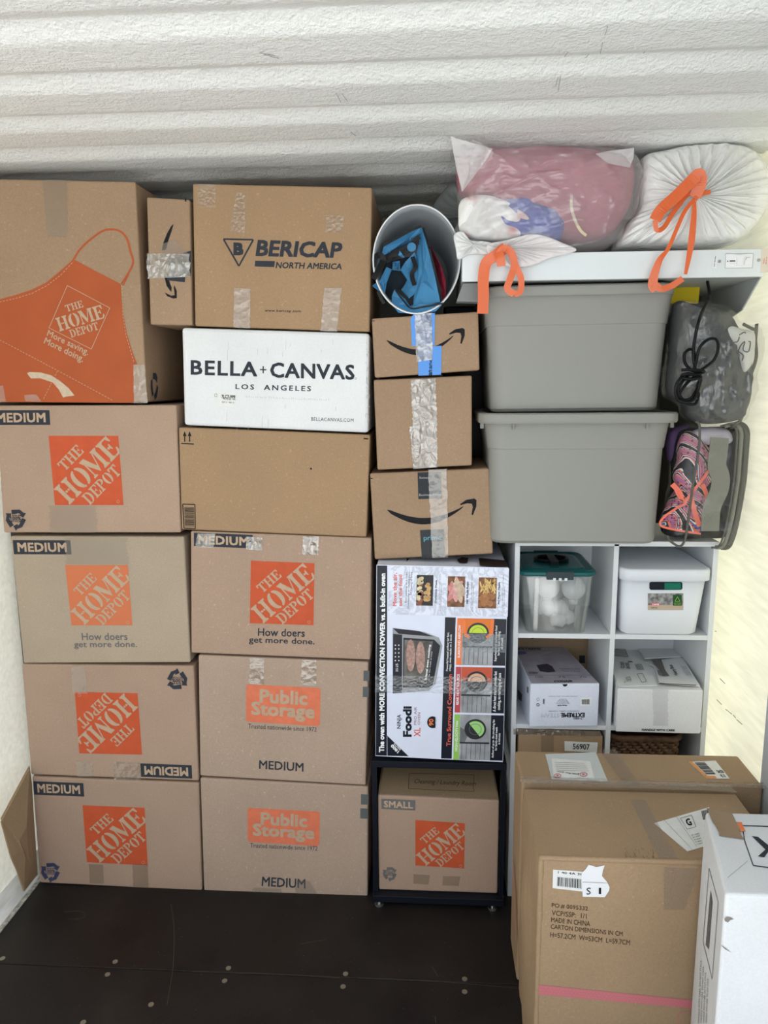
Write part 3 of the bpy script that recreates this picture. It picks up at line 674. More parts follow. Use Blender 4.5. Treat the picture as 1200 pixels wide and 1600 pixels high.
# --- oven box
def oven_box():
    Y = 2.13; quad = [(588,882),(795,887),(787,1191),(586,1182)]
    t, f = carton(quad, Y=Y, depth=.36, mat=WC2, bev=.004, name='oven_box', label='glossy black and white countertop-oven box with sideways printing, standing on the black rack', cat='appliance box')
    Z = lambda x, y: (570+x*.2126, 860+y*.2126)
    A = lambda L: [Z(x, y) for x, y in L]
    def R(x0,y0,x1,y1):   # rectified: the printing leans with the box
        s_ = lambda x, y: Z(x-(y-480)*.028, y+(x-560)*.02)
        return [s_(x0,y0), s_(x1,y0), s_(x1,y1), s_(x0,y1)]
    def up(x0,y0,x1,y1):  # text reading upwards
        a, b, c, d_ = R(x0,y0,x1,y1); return [d_, a, b, c]
    black = plain('gloss_black_print', (.013,.015,.025), .25)
    lw = plain('cool_white_gloss', (.72,.76,.90), .25, var=.02, vs=20)
    m = MB(); f.poly(m, A([(86,106),(1055,126),(1014,1556),(78,1510)]), .0004); m.build('white_face', lw, t)
    # marble
    mm, nt, b, o = newmat('marble_print'); n1 = tex(nt, 'Noise', 14, Detail=8, Distortion=2.5); r = ramp(nt, n1.outputs[0], [(.40,(.74,.77,.90)),(.5,(.50,.54,.66)),(.56,(.74,.77,.90))]); nt.links.new(r.outputs[0], b.inputs[0]); b.inputs['Roughness'].default_value = .25
    m = MB(); f.poly(m, R(170,122,1050,478), .0008); m.build('marble_panel', mm, t)
    m = MB(); f.poly(m, A([(90,110),(165,112),(162,1508),(80,1505)]), .0008); f.poly(m, R(590,490,668,1528), .0008)
    for y0, y1 in ((495,838),(852,1188),(1202,1535)): f.poly(m, R(948,y0,1042,y1), .0008)
    f.poly(m, A([(165,1360),(322,1512),(166,1508)]), .0008); m.build('black_panels', black, t)
    for (y0,y1), mt in zip(((495,838),(852,1188),(1202,1535)), (ORP, plain('crimson_print',(.50,.07,.08),.4), GRP)):
        m = MB(); f.poly(m, R(680,y0,720,y1), .0008); m.build('colour_strip', mt, t)
    # photo tiles of the inside
    gp = plain('steel_photo', (.17,.18,.19), .3, var=.4, vs=25, stretch=(1,1,.3)); gp2 = plain('steel_photo_light', (.34,.35,.37), .3, var=.3, vs=20)
    for i, (y0,y1) in enumerate(((495,838),(852,1188),(1202,1535))):
        m = MB(); f.poly(m, R(722,y0,946,y1), .0008); tile = m.build('photo_panel', gp2, t)
        top = (plain('orange_glow_print', (.75,.20,.04), .4), plain('red_glow_print', (.55,.10,.05), .4), gp2)[i]
        m = MB(); f.poly(m, R(722,y0,946,y0+110), .0012); m.build('glow_area', top, tile)
        cxu, cyv = 835, y0+105
        m = MB(); pts = []
        for k in range(24):
            a = k*math.pi/12; pts.append(R(cxu+80*math.cos(a), cyv+75*math.sin(a), 1, 1)[0])
        f.poly(m, pts, .0016)
        for k in range(6): f.path(m, [R(740+k*34, y0+205, 0, 0)[0], R(738+k*34, y1-8, 0, 0)[0]], .5, .0016)
        f.poly(m, R(722,y0+200,940,y0+212), .0016)
        m.build('fan_and_rack', plain('dark_print', (.03,.03,.035), .3) if 'dark_print' not in bpy.data.materials else bpy.data.materials['dark_print'], tile)
        m = MB(); ang = range(0, 13) if i < 2 else range(-3, 8)
        pts = [R(cxu+66*math.cos(-k*math.pi/12), cyv+60*math.sin(-k*math.pi/12), 1, 1)[0] for k in (range(0,13) if i < 2 else range(-4,10))]
        f.poly(m, pts, .002); m.build('fan_disc', (plain('lime_print', (.55,.70,.05), .4), plain('peach_print', (.70,.42,.28), .4), plain('leaf_print', (.35,.65,.22), .4))[i], tile)
        m = MB(); f.path(m, [R(cxu+44*math.cos(k*math.pi/9), cyv+40*math.sin(k*math.pi/9), 1, 1)[0] for k in range(18)], .7, .0024, True)
        f.poly(m, [R(722, y0+90, 0,0)[0], R(790, y0+130, 0,0)[0], R(760, y0+200,0,0)[0], R(722,y0+200,0,0)[0]], .0014); m.build('fan_guard', gp, tile)
        if i == 0:
            m = MB()
            for s_ in (-1, 1):
                f.path(m, [R(835+s_*105, y0+5,0,0)[0], R(835+s_*100, y0+110,0,0)[0], R(835+s_*62, y0+140,0,0)[0]], 5, .0024)
            m.build('airflow_arrow', ORP, tile)
    # food photographs: generic blurred food shapes
    foods = ((375,183,497,408), (603,188,730,412), (830,192,963,418))
    for i, q in enumerate(foods):
        m = MB(); f.poly(m, R(*q), .0012); fp = m.build('food_picture', plain('food_dark_print', (.03,.028,.03), .35) if i == 0 else (plain('food_brown_print', (.22,.10,.05), .4, var=.5, vs=80)), t)
        cols = ([(.55,.33,.14),(.30,.10,.06),(.65,.55,.35)], [(.62,.25,.24),(.70,.36,.34),(.60,.45,.33)], [(.75,.52,.20),(.68,.45,.16),(.40,.17,.07)])[i]
        rnd = random.Random(i); x0,y0,x1,y1 = q; w, h = x1-x0, y1-y0
        for j, c in enumerate(cols):
            m = MB()
            for k in range(16 if i != 1 else 3):
                if i == 0: px_, py_ = (x0+w*rnd.uniform(.08,.30), y0+h*rnd.uniform(.08,.95)) if j else (x0+w*rnd.uniform(.45,.8), y0+h*rnd.uniform(.3,.85))
                elif i == 1: px_, py_ = x0+w*(.3+.2*j+rnd.uniform(-.05,.05)), y0+h*rnd.uniform(.3,.6)
                else: px_, py_ = (x0+w*rnd.uniform(.1,.88), y0+h*rnd.uniform(.05,.45)) if j < 2 else (x0+w*rnd.uniform(.15,.85), y0+h*rnd.uniform(.6,.9))
                ra, rb = (w*.13, h*.06) if i == 0 else (w*.16, h*.30) if i == 1 else ((w*.035, h*.13) if j < 2 else (w*.14, h*.08)); ro = rnd.uniform(-.8,.8)
                pts = [(px_+ra*math.cos(a)*math.cos(ro)-rb*math.sin(a)*math.sin(ro), py_+ra*math.cos(a)*math.sin(ro)+rb*math.sin(a)*math.cos(ro)) for a in [z*math.pi/5 for z in range(10)]]
                pts = [(max(x0+2,min(x1-2,u)), max(y0+2,min(y1-2,v))) for u, v in pts]
                f.poly(m, [R(u,v,0,0)[0] for u, v in pts], .0015+.0002*j+k*.00002)
            m.build('food_shape', plain('food_print_%d%d' % (i, j), c, .4, var=.25, vs=90), fp)
    # the oven picture
    m = MB(); f.poly(m, A([(205,570),(440,600),(545,640),(570,700),(520,980),(470,1030),(205,1050)]), .0010); m.build('oven_picture', plain('steel_grey_print', (.32,.33,.35), .3, var=.1, vs=20), t)
    ov = bpy.data.objects['oven_picture'] if 'oven_picture' in bpy.data.objects else None
    m = MB(); f.poly(m, A([(208,612),(275,618),(272,1045),(206,1048)]), .0014); f.poly(m, A([(284,640),(510,655),(555,700),(500,985),(470,1008),(280,1005)]), .0014); f.poly(m, A([(205,570),(400,592),(505,632),(250,612)]), .0014); m.build('oven_door_picture', black, t)
    m = MB(); f.poly(m, A([(292,655),(500,668),(455,985),(286,995)]), .0018); m.build('oven_window_picture', plain('window_grey_print', (.13,.12,.11), .3, var=.5, vs=40), t)
    m = MB()
    for (x0,y0,x1,y1) in ((325,660,350,880),(400,668,418,905)):
        pts = [((x0+x1)/2 + 33*math.cos(a), (y0+y1)/2 + 118*math.sin(a)) for a in [k*math.pi/10 for k in range(20)]]; f.poly(m, A(pts), .0022)
    m.build('roast_picture', plain('roast_print', (.42,.26,.22), .4, var=.35, vs=120), t)
    m = MB()
    for a in ((225,250),(1,1)): pass
    for x in (225, 250):
        for y in (695,722,752,780,808): f.poly(m, A([(x+5*math.cos(k), y+5*math.sin(k)) for k in range(7)]), .0018)
    f.text(m, '35:25', A([(228,890),(228,830),(245,830),(245,890)]), .0018); f.text(m, '2-level even cooking', A([(440,950),(470,690),(488,692),(458,952)]), .0024, bold=.03)
    f.text(m, 'fits two meals at once', A([(466,930),(488,740),(497,741),(475,931)]), .0024)
    f.text(m, 'The oven with MORE CONVECTION POWER vs. a built-in oven', A([(106,1480),(116,170),(150,170),(141,1480)]), .0012, bold=.035)
    f.text(m, '1800', A([(184,1410),(232,1462),(248,1447),(200,1395)])[:0] or A([(186,1455),(226,1495),(243,1478),(203,1438)]), .0012, bold=.03) if 0 else f.text(m, '1800', A([(240,1490),(190,1438),(205,1422),(252,1474)])[:4], .0012, bold=.03)
    f.text(m, 'WATTS', A([(258,1470),(212,1422),(222,1412),(268,1460)]), .0012, bold=.02)
    f.text(m, 'SURROUND AIRFLOW', up(690,545,708,785), .0012, bold=.02); f.text(m, 'REAR HEAT SOURCE', up(690,905,708,1130), .0012, bold=.02); f.text(m, 'HIGH-VELOCITY FAN', up(690,1250,708,1470), .0012, bold=.02)
    f.text(m, 'Powerful heated airflow for fast,\ncrispy, even results on 2 levels', up(608,600,648,885), .0012, bold=.01)
    for y0, y1, tx in ((545,805,'Superheated air surrounds food\nfor fast, even cooking\nall around'), (880,1175,'A direct heat source provides fast\ncooking, no rearranging of pans'), (1235,1515,'Airflow of up to 10x circulating fan\nfor family-sized meals\nin minutes')):
        f.text(m, tx, up(960,y0,1020,y1), .0012, bold=.012, align='CENTER')
    m.build('white_lettering', WHITE, t)
    m = MB(); f.text(m, 'NINJA', A([(236,1308),(238,1205),(274,1205),(272,1308)]), .0012, bold=.01); f.text(m, 'Foodi', A([(284,1365),(284,1148),(342,1148),(342,1365)]), .0012, bold=.035)
    f.text(m, 'PREHEAT', up(532,1222,546,1305), .0012); f.text(m, 'Even cooking on 2 racks,\nno swapping or rotating pans,\nno flipping of food.', up(292,160,345,432), .0012, align='RIGHT')
    for x, tx in ((512,'Complete Meals'),(742,'360 Whole Roast'),(975,'Air Fryer Meals')): f.text(m, tx, up(x,225 if x>600 else 218,x+14,388), .0012, bold=.03)
    pts = [Z(498+40*math.cos(k*math.pi/12), 1262+44*math.sin(k*math.pi/12)) for k in range(24) if math.cos(k*math.pi/12) < .65]; f.poly(m, pts, .0012); m.build('black_lettering', black, t)
    m = MB()
    for x in (540, 775, 1005): f.text(m, 'Cook up to two racks of food for healthy\nfamily meals in one appliance', up(x,170,x+22,445), .0012)
    m.build('fine_print', GINK, t)
    m = MB(); f.text(m, 'Move the air,', A([(206,408),(206,165),(240,165),(238,408)]), .0012, bold=.015); f.text(m, 'not the food', A([(248,408),(248,178),(274,178),(274,408)]), .0012, bold=.015); f.text(m, 'XL', A([(362,1366),(362,1302),(408,1302),(408,1366)]), .0012, bold=.01)
    f.text(m, 'True Surround Convection', A([(600,1436),(612,910),(642,910),(630,1436)]), .0014, bold=.02)
    m.build('red_lettering', plain('coral_print', (.72,.12,.08), .5), t)
    m = MB(); f.text(m, 'PRO AIR', A([(360,1280),(362,1150),(382,1150),(380,1280)]), .0012); f.text(m, 'OVEN', A([(388,1280),(390,1190),(408,1190),(406,1280)]), .0012); m.build('purple_lettering', plain('mauve_print', (.35,.10,.18), .5), t)
    m = MB(); f.text(m, '90', A([(472,1285),(472,1238),(504,1238),(504,1285)]), .0018, bold=.02); m.build('orange_lettering', ORP, t)
    tape(f, t, [R(90,925,1040,1050)[0:4]], film('cling_tape', (.6,.68,.72), .10, .1, 50, .8, dist=.004), nu=30, nv=6, ragged=.0); tape(f, t, [R(722,605,1035,740)], film('cling_tape_heavy', (.6,.68,.72), .28, .1, 60, 1), nu=20, nv=8, ragged=0)
    # top face print
    zt = onY(690, 884, Y).z - .001; tf = Face((0,0,zt), (0,0,1)); m = MB()
    tf.poly(m, [(592,880),(598,871),(640,873),(632,881)], .0008); tf.poly(m, [(750,884),(748,872),(790,876),(794,886)], .0008); tf.poly(m, [(714,875),(722,871),(732,872),(730,880),(718,880)], .0008); m.build('top_printing', plain('dark_brown_print', (.05,.03,.025), .35), t)
oven_box()

# --- black rack
def rack():
    Y = 2.128; zs = onY(690, 1190, 2.13).z; x0 = onZ(583,1412,.0).x; x1 = onZ(779,1412,0).x; xa = onY(583,1190,2.13).x; xb = onY(792,1190,2.13).x
    x0, x1 = min(x0, xa), max(x1, xb); D = .40
    t = thing('metal_rack', 'black metal rack on small silver feet carrying the oven box', 'rack', ((x0+x1)/2, Y+D/2, 0))
    m = MB(); m.box((x0,Y,zs-.024),(x1,Y+D,zs-.002)); m.build('shelf_top', BLACKM, t, bevel=.002)
    m = MB(); m.box((x0,Y,.016),(x1,Y+D,.040)); m.build('shelf_bottom', BLACKM, t, bevel=.002)
    for x in (x0+.0, x1-.016):
        for y in (Y+.02, Y+D-.018): 
            m = MB(); m.box((x,y,.040),(x+.016,y+.016,zs-.024)); m.build('post', BLACKM, t)
    for x in (x0+.02, x1-.035):
        for y in (Y+.012, Y+D-.03):
            m = MB(); m.disc((x,y,0),(0,0,1),.014,.006,18); m.disc((x,y,.006),(0,0,1),.005,.012,10); m.build('foot', STEEL, t)
    return x0, x1, zs
RX0, RX1, RZ = rack()
# --- small box in the rack
def small_box():
    Yf = 2.155; z0 = .0415
    quad = [(588,1242),(781,1251),(783,1386),(590,1377)]
    P = [onY(x, y, Yf) for x, y in quad]
    xl = RX0+.018; xr = RX1-.018
    t = thing('cardboard_box', 'small moving box with handwriting on its bulging top flap, inside the black rack', 'cardboard box', ((xl+xr)/2, Yf+.15, z0))
    tl, tr, br, bl = P
    for p in (tl, bl): p.x = max(p.x, xl)
    for p in (tr, br): p.x = min(p.x, xr)
    bl.z = br.z = z0
    D = Vector((0,.33,0)); B = Vector((0,.12,.018))
    m = MB(); m.hexa([bl,br,br+D,bl+D],[tl,tr,tr+D,tl+D]); m.build('box_body', K1, t, bevel=.005)
    # raised flap
    a, b = tl+Vector((.004,.004,-.002)), tr+Vector((-.004,.004,-.002)); c_ = Vector((b.x-.008, Yf+.17, min(RZ-.03, b.z+.035))); d_ = Vector((a.x+.008, Yf+.17, min(RZ-.03, a.z+.035)))
    m = MB(); T = Vector((0,0,-.004)); m.hexa([a+T,b+T,c_+T,d_+T],[a,b,c_,d_]); fl = m.build('top_flap', K6, t, bevel=.001)
    ft = Face(a, (b-a).cross(d_-a)); Zs = lambda L: [(560+x*.2167, 1180+y*.2167) for x, y in L]
    m = MB(); ft.path(m, Zs([(368,132),(832,142),(832,264),(360,242)]), .6, .0008, True); ft.text(m, 'Cleaning / Laundry Room', Zs([(405,172),(850,190),(848,232),(402,212)]), .0008, shear=.2, bold=-.004); m.build('handwriting', BROWNINK, fl)
    f = Face(P[0], (0,-1,0), quad)
    size_label(f, t, 'SMALL', (596,1249,649,1265), GINK); hd_logo(f, t, Zs([(411,467),(768,490),(762,816),(411,794)])); recycle(f, t, (609,1365), 11, GINK); tape(f, t, [Zs([(400,855),(515,862),(505,930),(395,922)]), Zs([(610,868),(735,872),(722,940),(605,935)])], TAPED, amp=.0002)
small_box()

# ------------------------------------------------------------------ white cube shelving
SX0, SXM, SX1 = .257, .5505, .856; SY = 2.2; SD = .30; TH = .015; ROW = [.003, .307, .604, .902, 1.192]
def shelving():
    t = thing('cube_shelf', 'white eight-cube shelving unit with open back against the right wall', 'shelf', ((SX0+SX1)/2, SY+SD/2, 0))
    for x in (SX0, SXM, SX1-TH):
        m = MB(); m.box((x,SY,0 if x != SXM else ROW[0]+TH),(x+TH,SY+SD,ROW[-1]-TH/2 if x == SXM else ROW[-1]-TH)); m.build('upright_panel', SHELFW, t, bevel=.001)
    m = MB(); m.box((SX0,SY,ROW[-1]-TH),(SX1,SY+SD,ROW[-1])); m.build('top_panel', SHELFW, t, bevel=.001)
    for z in ROW[:-1]:
        for a, b in ((SX0+TH, SXM), (SXM+TH, SX1-TH)):
            m = MB(); m.box((a,SY,z-0 if z < .1 else z-TH),(b,SY+SD,z+TH if z < .1 else z)); m.build('shelf_board', SHELFW, t, bevel=.001)
    for a, b, z0, z1 in ((SX0+TH,SXM,ROW[3],ROW[4]-TH),(SXM+TH,SX1-TH,ROW[3],ROW[4]-TH),(SXM+TH,SX1-TH,ROW[2],ROW[3]-TH)):
        m = MB(); m.box((a,SY+SD-.004,z0),(b,SY+SD,z1)); m.build('back_panel', SHELFW, t)
shelving()

def rrect(x0, x1, y0, y1, z, r, n=6):
    out = []
    for cx_, cy_, a0 in ((x1-r,y0+r,-90),(x1-r,y1-r,0),(x0+r,y1-r,90),(x0+r,y0+r,180)):
        for k in range(n+1):
            a = math.radians(a0+90*k/n); out.append(Vector((cx_+r*math.cos(a), cy_+r*math.sin(a), z)))
    return out
# --- grey totes
def tote(label, cx_, yf, z0, wb, wl, wt, wr, hl, hb, D, tilt=0, lid=False):
    """bottom width wb, width at ledge wl, top width wt, rim width wr; ledge height hl, rim underside hb"""
    t = thing('storage_tote', label, 'storage bin', (cx_, yf+D/2, z0), 'grey plastic totes on the white shelving')
    def ring(w, z, dd, r): e = (wt-w)*.5; return rrect(cx_-w/2, cx_+w/2, yf+e*.6+dd, yf+D-e*.6-dd, z, r)
    rim = .028
    m = MB(); R_ = []
    R_.append(ring(wb-.03, z0, .015, .035)); R_.append(ring(wb-.012, z0+.003, .006, .042)); R_.append(ring(wb, z0+.012, 0, .05))
    for k in range(1, 6): R_.append(ring(wb+(wl-.006-wb)*k/5, z0+.012+(hl-.012)*k/5, 0, .05))
    R_.append(ring(wl, z0+hl+.002, 0, .052)); R_.append(ring(wt, z0+hb, 0, .055)); R_.append(ring(wt, z0+hb+.01, 0, .055))
    R_.append(ring(wt-.012, z0+hb+.01, .006, .05)); R_.append(ring(wb-.012, z0+.02, .008, .045))
    m.loft(R_, (True, True)); b = m.build('tote_body', GREYT, t, smooth=False)
    for p in b.data.polygons: p.use_smooth = len(p.vertices) == 4
    b.data.set_sharp_from_angle(angle=math.radians(28)) if hasattr(b.data, 'set_sharp_from_angle') else None
    m = MB(); m.loft([ring(wt+.004, z0+hb, -.002, .06), ring(wr-.004, z0+hb-.001, -.014, .065), ring(wr, z0+hb+.004, -.016, .065), ring(wr, z0+hb+rim-.004, -.016, .065), ring(wr-.006, z0+hb+rim, -.013, .062), ring(wt-.012, z0+hb+rim, .006, .05), ring(wt-.012, z0+hb+.01, .006, .05)], (True, True))
    r = m.build('lid' if lid else 'rim', GREYT, t)
    for p in r.data.polygons: p.use_smooth = len(p.vertices) == 4
    r.data.set_sharp_from_angle(angle=math.radians(35)) if hasattr(r.data, 'set_sharp_from_angle') else None
    for x in () if lid else (cx_-wt/2-.011, cx_-wt/2+.075, cx_+wt/2-.079, cx_+wt/2+.007):
        w = .010 if abs(x-cx_) > wt/2-.02 else .004
        y_ = yf-.012 if w < .008 else yf+.055
        m = MB(); m.box((x, y_, z0+hb-.018), (x+w, yf+.004 if w < .008 else y_+.02, z0+hb+.001)); m.build('rim_rib', GREYT, t)
    t.rotation_euler = (0, tilt, 0)
    return t
YT = 2.13
def hz(y, x=900, Y=YT): return onY(x, y, Y).z
def xw(a, b, y, Y=YT): return onY(b, y, Y).x - onY(a, y, Y).x
c2 = (onY(771,838,YT).x + onY(1028,838,YT).x)/2
tote('lower grey plastic tote with full rim visible, standing on the white shelving', c2, YT, ROW[-1]+.0008, xw(768,1032,838), xw(761,1043,705), xw(757,1052,655), xw(747,1063,650), hz(703)-ROW[-1], hz(661)-ROW[-1], .40)
zt2 = ROW[-1]+.0008+hz(661)-ROW[-1]+.028
c1 = (onY(770,636,YT).x + onY(1034,632,YT).x)/2
tote('upper grey plastic tote tucked beneath the white hood, resting in the lower tote', c1, YT, zt2+.001, xw(769,1036,632), xw(762,1053,508), xw(757,1060,462), xw(762,1068,450), hz(508)-zt2, hz(462)-zt2, .40, tilt=-.006, lid=True)
ZHB = zt2+.001+hz(462)-zt2+.028

# --- black case seen between parcels and totes
t = thing('flat_case', 'tall thin black case standing in the gap between parcels and grey totes', 'case', (.15, 2.62, 0))
m = MB(); m.box((.045, 2.60, 0), (.25, 2.66, 1.92)); m.build('case_body', BLACK, t, bevel=.008)
m = MB(); m.tube([(.10,2.597,1.5),(.10,2.58,1.52),(.10,2.58,1.60),(.10,2.597,1.62)], .006, 8); m.build('handle', BLACKM, t)

# ------------------------------------------------------------------ things in the cubes
def bin_label(): pass
# clear tote with teal lid
def clear_tote():
    z0 = ROW[3]+.001; Y = 2.195
    zl = onY(870, 893, Y).z; x0, x1 = onY(815,900,Y).x, onY(929,900,Y).x; xb0, xb1 = onY(824,985,Y).x, onY(917,985,Y).x; D = .26
    t = thing('clear_storage_box', 'clear plastic storage box with teal lid, upper left cube', 'storage bin', ((x0+x1)/2, Y+D/2, z0))
    cp = film('clear_plastic', (.80,.86,.84), .08, .08, 10, .05, translucent=.3)
    R_ = []
    for k, (z, f_) in enumerate(((z0,0),(z0+.004,.03),(zl-.02,.97),(zl-.008,1))):
        a = xb0+(x0-xb0)*f_; b = xb1+(x1-xb1)*f_; R_.append(rrect(a, b, Y+.012*(1-f_), Y+D-.012*(1-f_), z, .022))
    m = MB(); m.loft(R_, (True, False)); b = m.build('clear_body', cp, t, smooth=True, solid=.002)
    for x in (-1, 1):
        m = MB(); xc = (x0+x1)/2+x*.062; m.hexa([(xc-.008+.0*x,Y+.006,z0+.004),(xc+.008,Y+.006,z0+.004),(xc+.008,Y+.012,z0+.004),(xc-.008,Y+.012,z0+.004)], [(xc-.008,Y-.004,zl-.02),(xc+.008,Y-.004,zl-.02),(xc+.008,Y+.002,zl-.02),(xc-.008,Y+.002,zl-.02)]); m.build('body_rib', cp, t, bevel=.002)
    teal = plain('teal_lid', (.006,.10,.10), .25)
    m = MB(); e = .008; m.loft([rrect(x0-e+.004,x1+e-.004,Y-e+.004,Y+D+e-.004,zl-.014,.026), rrect(x0-e,x1+e,Y-e,Y+D+e,zl-.010,.03), rrect(x0-e,x1+e,Y-e,Y+D+e,zl-.002,.03), rrect(x0-e+.008,x1+e-.008,Y-e+.008,Y+D+e-.008,zl+.002,.026), rrect(x0+.012,x1-.012,Y+.012,Y+D-.012,zl-.004,.02), rrect(x0+.03,x1-.03,Y+.03,Y+D-.03,zl+.003,.02)]); m.build('lid', teal, t, bevel=0)
    ld = [o for o in COL.objects if o.name.startswith('lid')][-1]
    m = MB(); m.tube([((x0+x1)/2+.05*math.cos(a), Y+D*.5+.04*math.sin(a), zl+.008) for a in [k*math.pi/12 for k in range(24)]], .006, 8, True); m.box(((x0+x1)/2-.012,Y+D*.25,zl+.003),((x0+x1)/2+.012,Y+D*.6,zl+.016)); m.build('lid_handle', BLACK, t)
    for yy, s_ in ((Y-.016, 1), (Y+D+.006, -1)):
        m = MB(); xc = (x0+x1)/2+.004; m.box((xc-.040,yy,zl-.022),(xc+.040,yy+.010,zl+.003)); m.build('clip', plain('dark_clip', (.03,.045,.055), .4) if 'dark_clip' not in bpy.data.materials else bpy.data.materials['dark_clip'], t, bevel=.002)
    for k in (-1, 0, 1):
        m = MB(); xc = (x0+x1)/2+.004+k*.017; m.box((xc-.004,Y-.018,zl-.024),(xc+.004,Y-.0155,zl-.016)); m.build('clip_slot', WPLAS, t)
    # contents
    bub = film('bubble_wrap', (.95,.96,.96), .6, .12, 60, 1, translucent=.2, dist=.004); gm = film('frosted_glass', (.92,.93,.94), .85, .2, 4, .1)
    zz = onY(863,918,Y+.05).z
    for i, (px, py, lab) in enumerate(((856,917,'frosted white globe inside the clear box, left of the two'), (896,919,'frosted white globe inside the clear box, right of the two'))):
        p = onY(px, py, Y+.062); m = MB(); m.ball(p, .0365, 28, 18); m.disc((p.x,p.y,p.z-.048),(0,0,1),.014,.02); g = m.build('glass_globe', gm, smooth=True); tag(g, lab, 'lamp shade', 'globes in the clear box')
    m = MB()
    rnd = random.Random(3)
    cx_ = (xb0+xb1)/2
    for k in range(14):
        p = Vector((cx_+rnd.uniform(-.055,.055), Y+rnd.uniform(.045,.21), z0+rnd.uniform(.03,.075))); 
        n0 = len(m.v); m.ball(p, rnd.uniform(.022,.028), 14, 9)
        for i in range(n0, len(m.v)):
            v = Vector(m.v[i]); d_ = (v-p); nn = noise.noise(v*45)*.5+noise.noise(v*110)*.3; m.v[i] = tuple(p+d_*(1+nn*.5))
    o = m.build('bubble_wrap', bub, smooth=True); tag(o, 'crumpled bubble wrap packed round the globes in the clear box', 'packing', kind='stuff')
clear_tote()
# white lidded basket
def white_bin():
    z0 = ROW[3]+.001; Y = 2.165
    Y = 2.185; zl = onY(1036, 906, Y-.01).z; zt = onY(1036, 890, Y-.01).z; zt = min(zt, ROW[4]-TH-.006)
    x0, x1 = SXM+TH+.006, SX1-TH-.006; D = .285
    xb0 = onY(972,990,Y).x; xb1 = onY(1092,990,Y).x
    t = thing('lidded_bin', 'white plastic bin with lid, hand slot and sticker, upper right cube', 'storage bin', ((x0+x1)/2, Y+D/2, z0))
    m = MB(); m.loft([rrect(xb0+.012,xb1-.012,Y+.02,Y+D-.01,z0,.02), rrect(xb0,xb1,Y+.01,Y+D,z0+.008,.025), rrect(x0+.006,x1-.008,Y,Y+D,zl,.03)]); b = m.build('bin_body', WPLAS, t)
    for p in b.data.polygons: p.use_smooth = len(p.vertices) == 4
    m = MB(); e = .004; m.loft([rrect(x0-.001,x1+.001,Y-.010,Y+D+.004,zl-.004,.035,10), rrect(x0-.002,x1+.002,Y-.011,Y+D+.004,zt-.008,.036,10), rrect(x0,x1,Y-.009,Y+D+.002,zt-.002,.034,10), rrect(x0+.006,x1-.006,Y-.003,Y+D-.004,zt,.03,10)]); b = m.build('lid', WPLAS, t)
    for p in b.data.polygons: p.use_smooth = len(p.vertices) == 4
    # front face plane (leans slightly)
    a = Vector((0,Y+.010,z0+.008)); c = Vector((0,Y,zl)); f = Face(c, Vector((1,0,0)).cross(c-a))
    Q = lambda a_,b_,c_,d_: [(a_,b_),(c_,b_),(c_,d_),(a_,d_)]
    m = MB(); pts = []
    for cx_, cy_, a0 in ((1017.5,912,180),(1063,912,270),(1063,918.5,0),(1017.5,918.5,90)):
        for k in range(5): a1 = math.radians(a0+90*k/4); pts.append((cx_+3*math.cos(a1), cy_+3*math.sin(a1)))
    f.sheet(m, pts, .0012); m.build('hand_slot', plain('dark_opening', (.008,.012,.02), .4), t)
    m = MB(); f.sheet(m, Q(1038,910.5,1064,920.5), .0018); m.build('green_contents', plain('green_wrap', (.01,.16,.10), .2, bmp=.5, bs=60), t)
    m = MB(); f.sheet(m, Q(1012,927,1067.5,953), .0012); st = m.build('sticker', plain('beige_sticker', (.52,.42,.32), .5), t)
    m = MB(); f.poly(m, Q(1012,927,1067,945), .0018); m.build('sticker_picture', plain('grey_scene', (.25,.25,.25), .5, var=.8, vs=70), st)
    m = MB(); f.poly(m, Q(1051,929,1065,946), .0022); m.build('sticker_green_patch', plain('dark_green_print', (.02,.08,.03), .5), st)
    m = MB(); f.poly(m, [(1024+7.5*math.cos(k*.5), 944+2.6*math.sin(k*.5)) for k in range(12)], .0024); m.build('sticker_red_oval', REDP, st)
    m = MB(); f.text(m, 'CURVER', Q(1018.5,942.6,1029.5,945.6), .003, bold=.03); m.build('sticker_lettering', WHITE, st)
    m = MB(); f.path(m, [(1058,932),(1054,939),(1062,939)], .8, .003, True); f.text(m, 'RECYCLED', Q(1053,941,1063.5,944.5), .003); m.build('sticker_recycling_mark', GRP, st)
    m = MB(); f.text(m, 'infinity', Q(1017,948,1027,951), .002); m.build('sticker_small_lettering', INK, st)
white_bin()
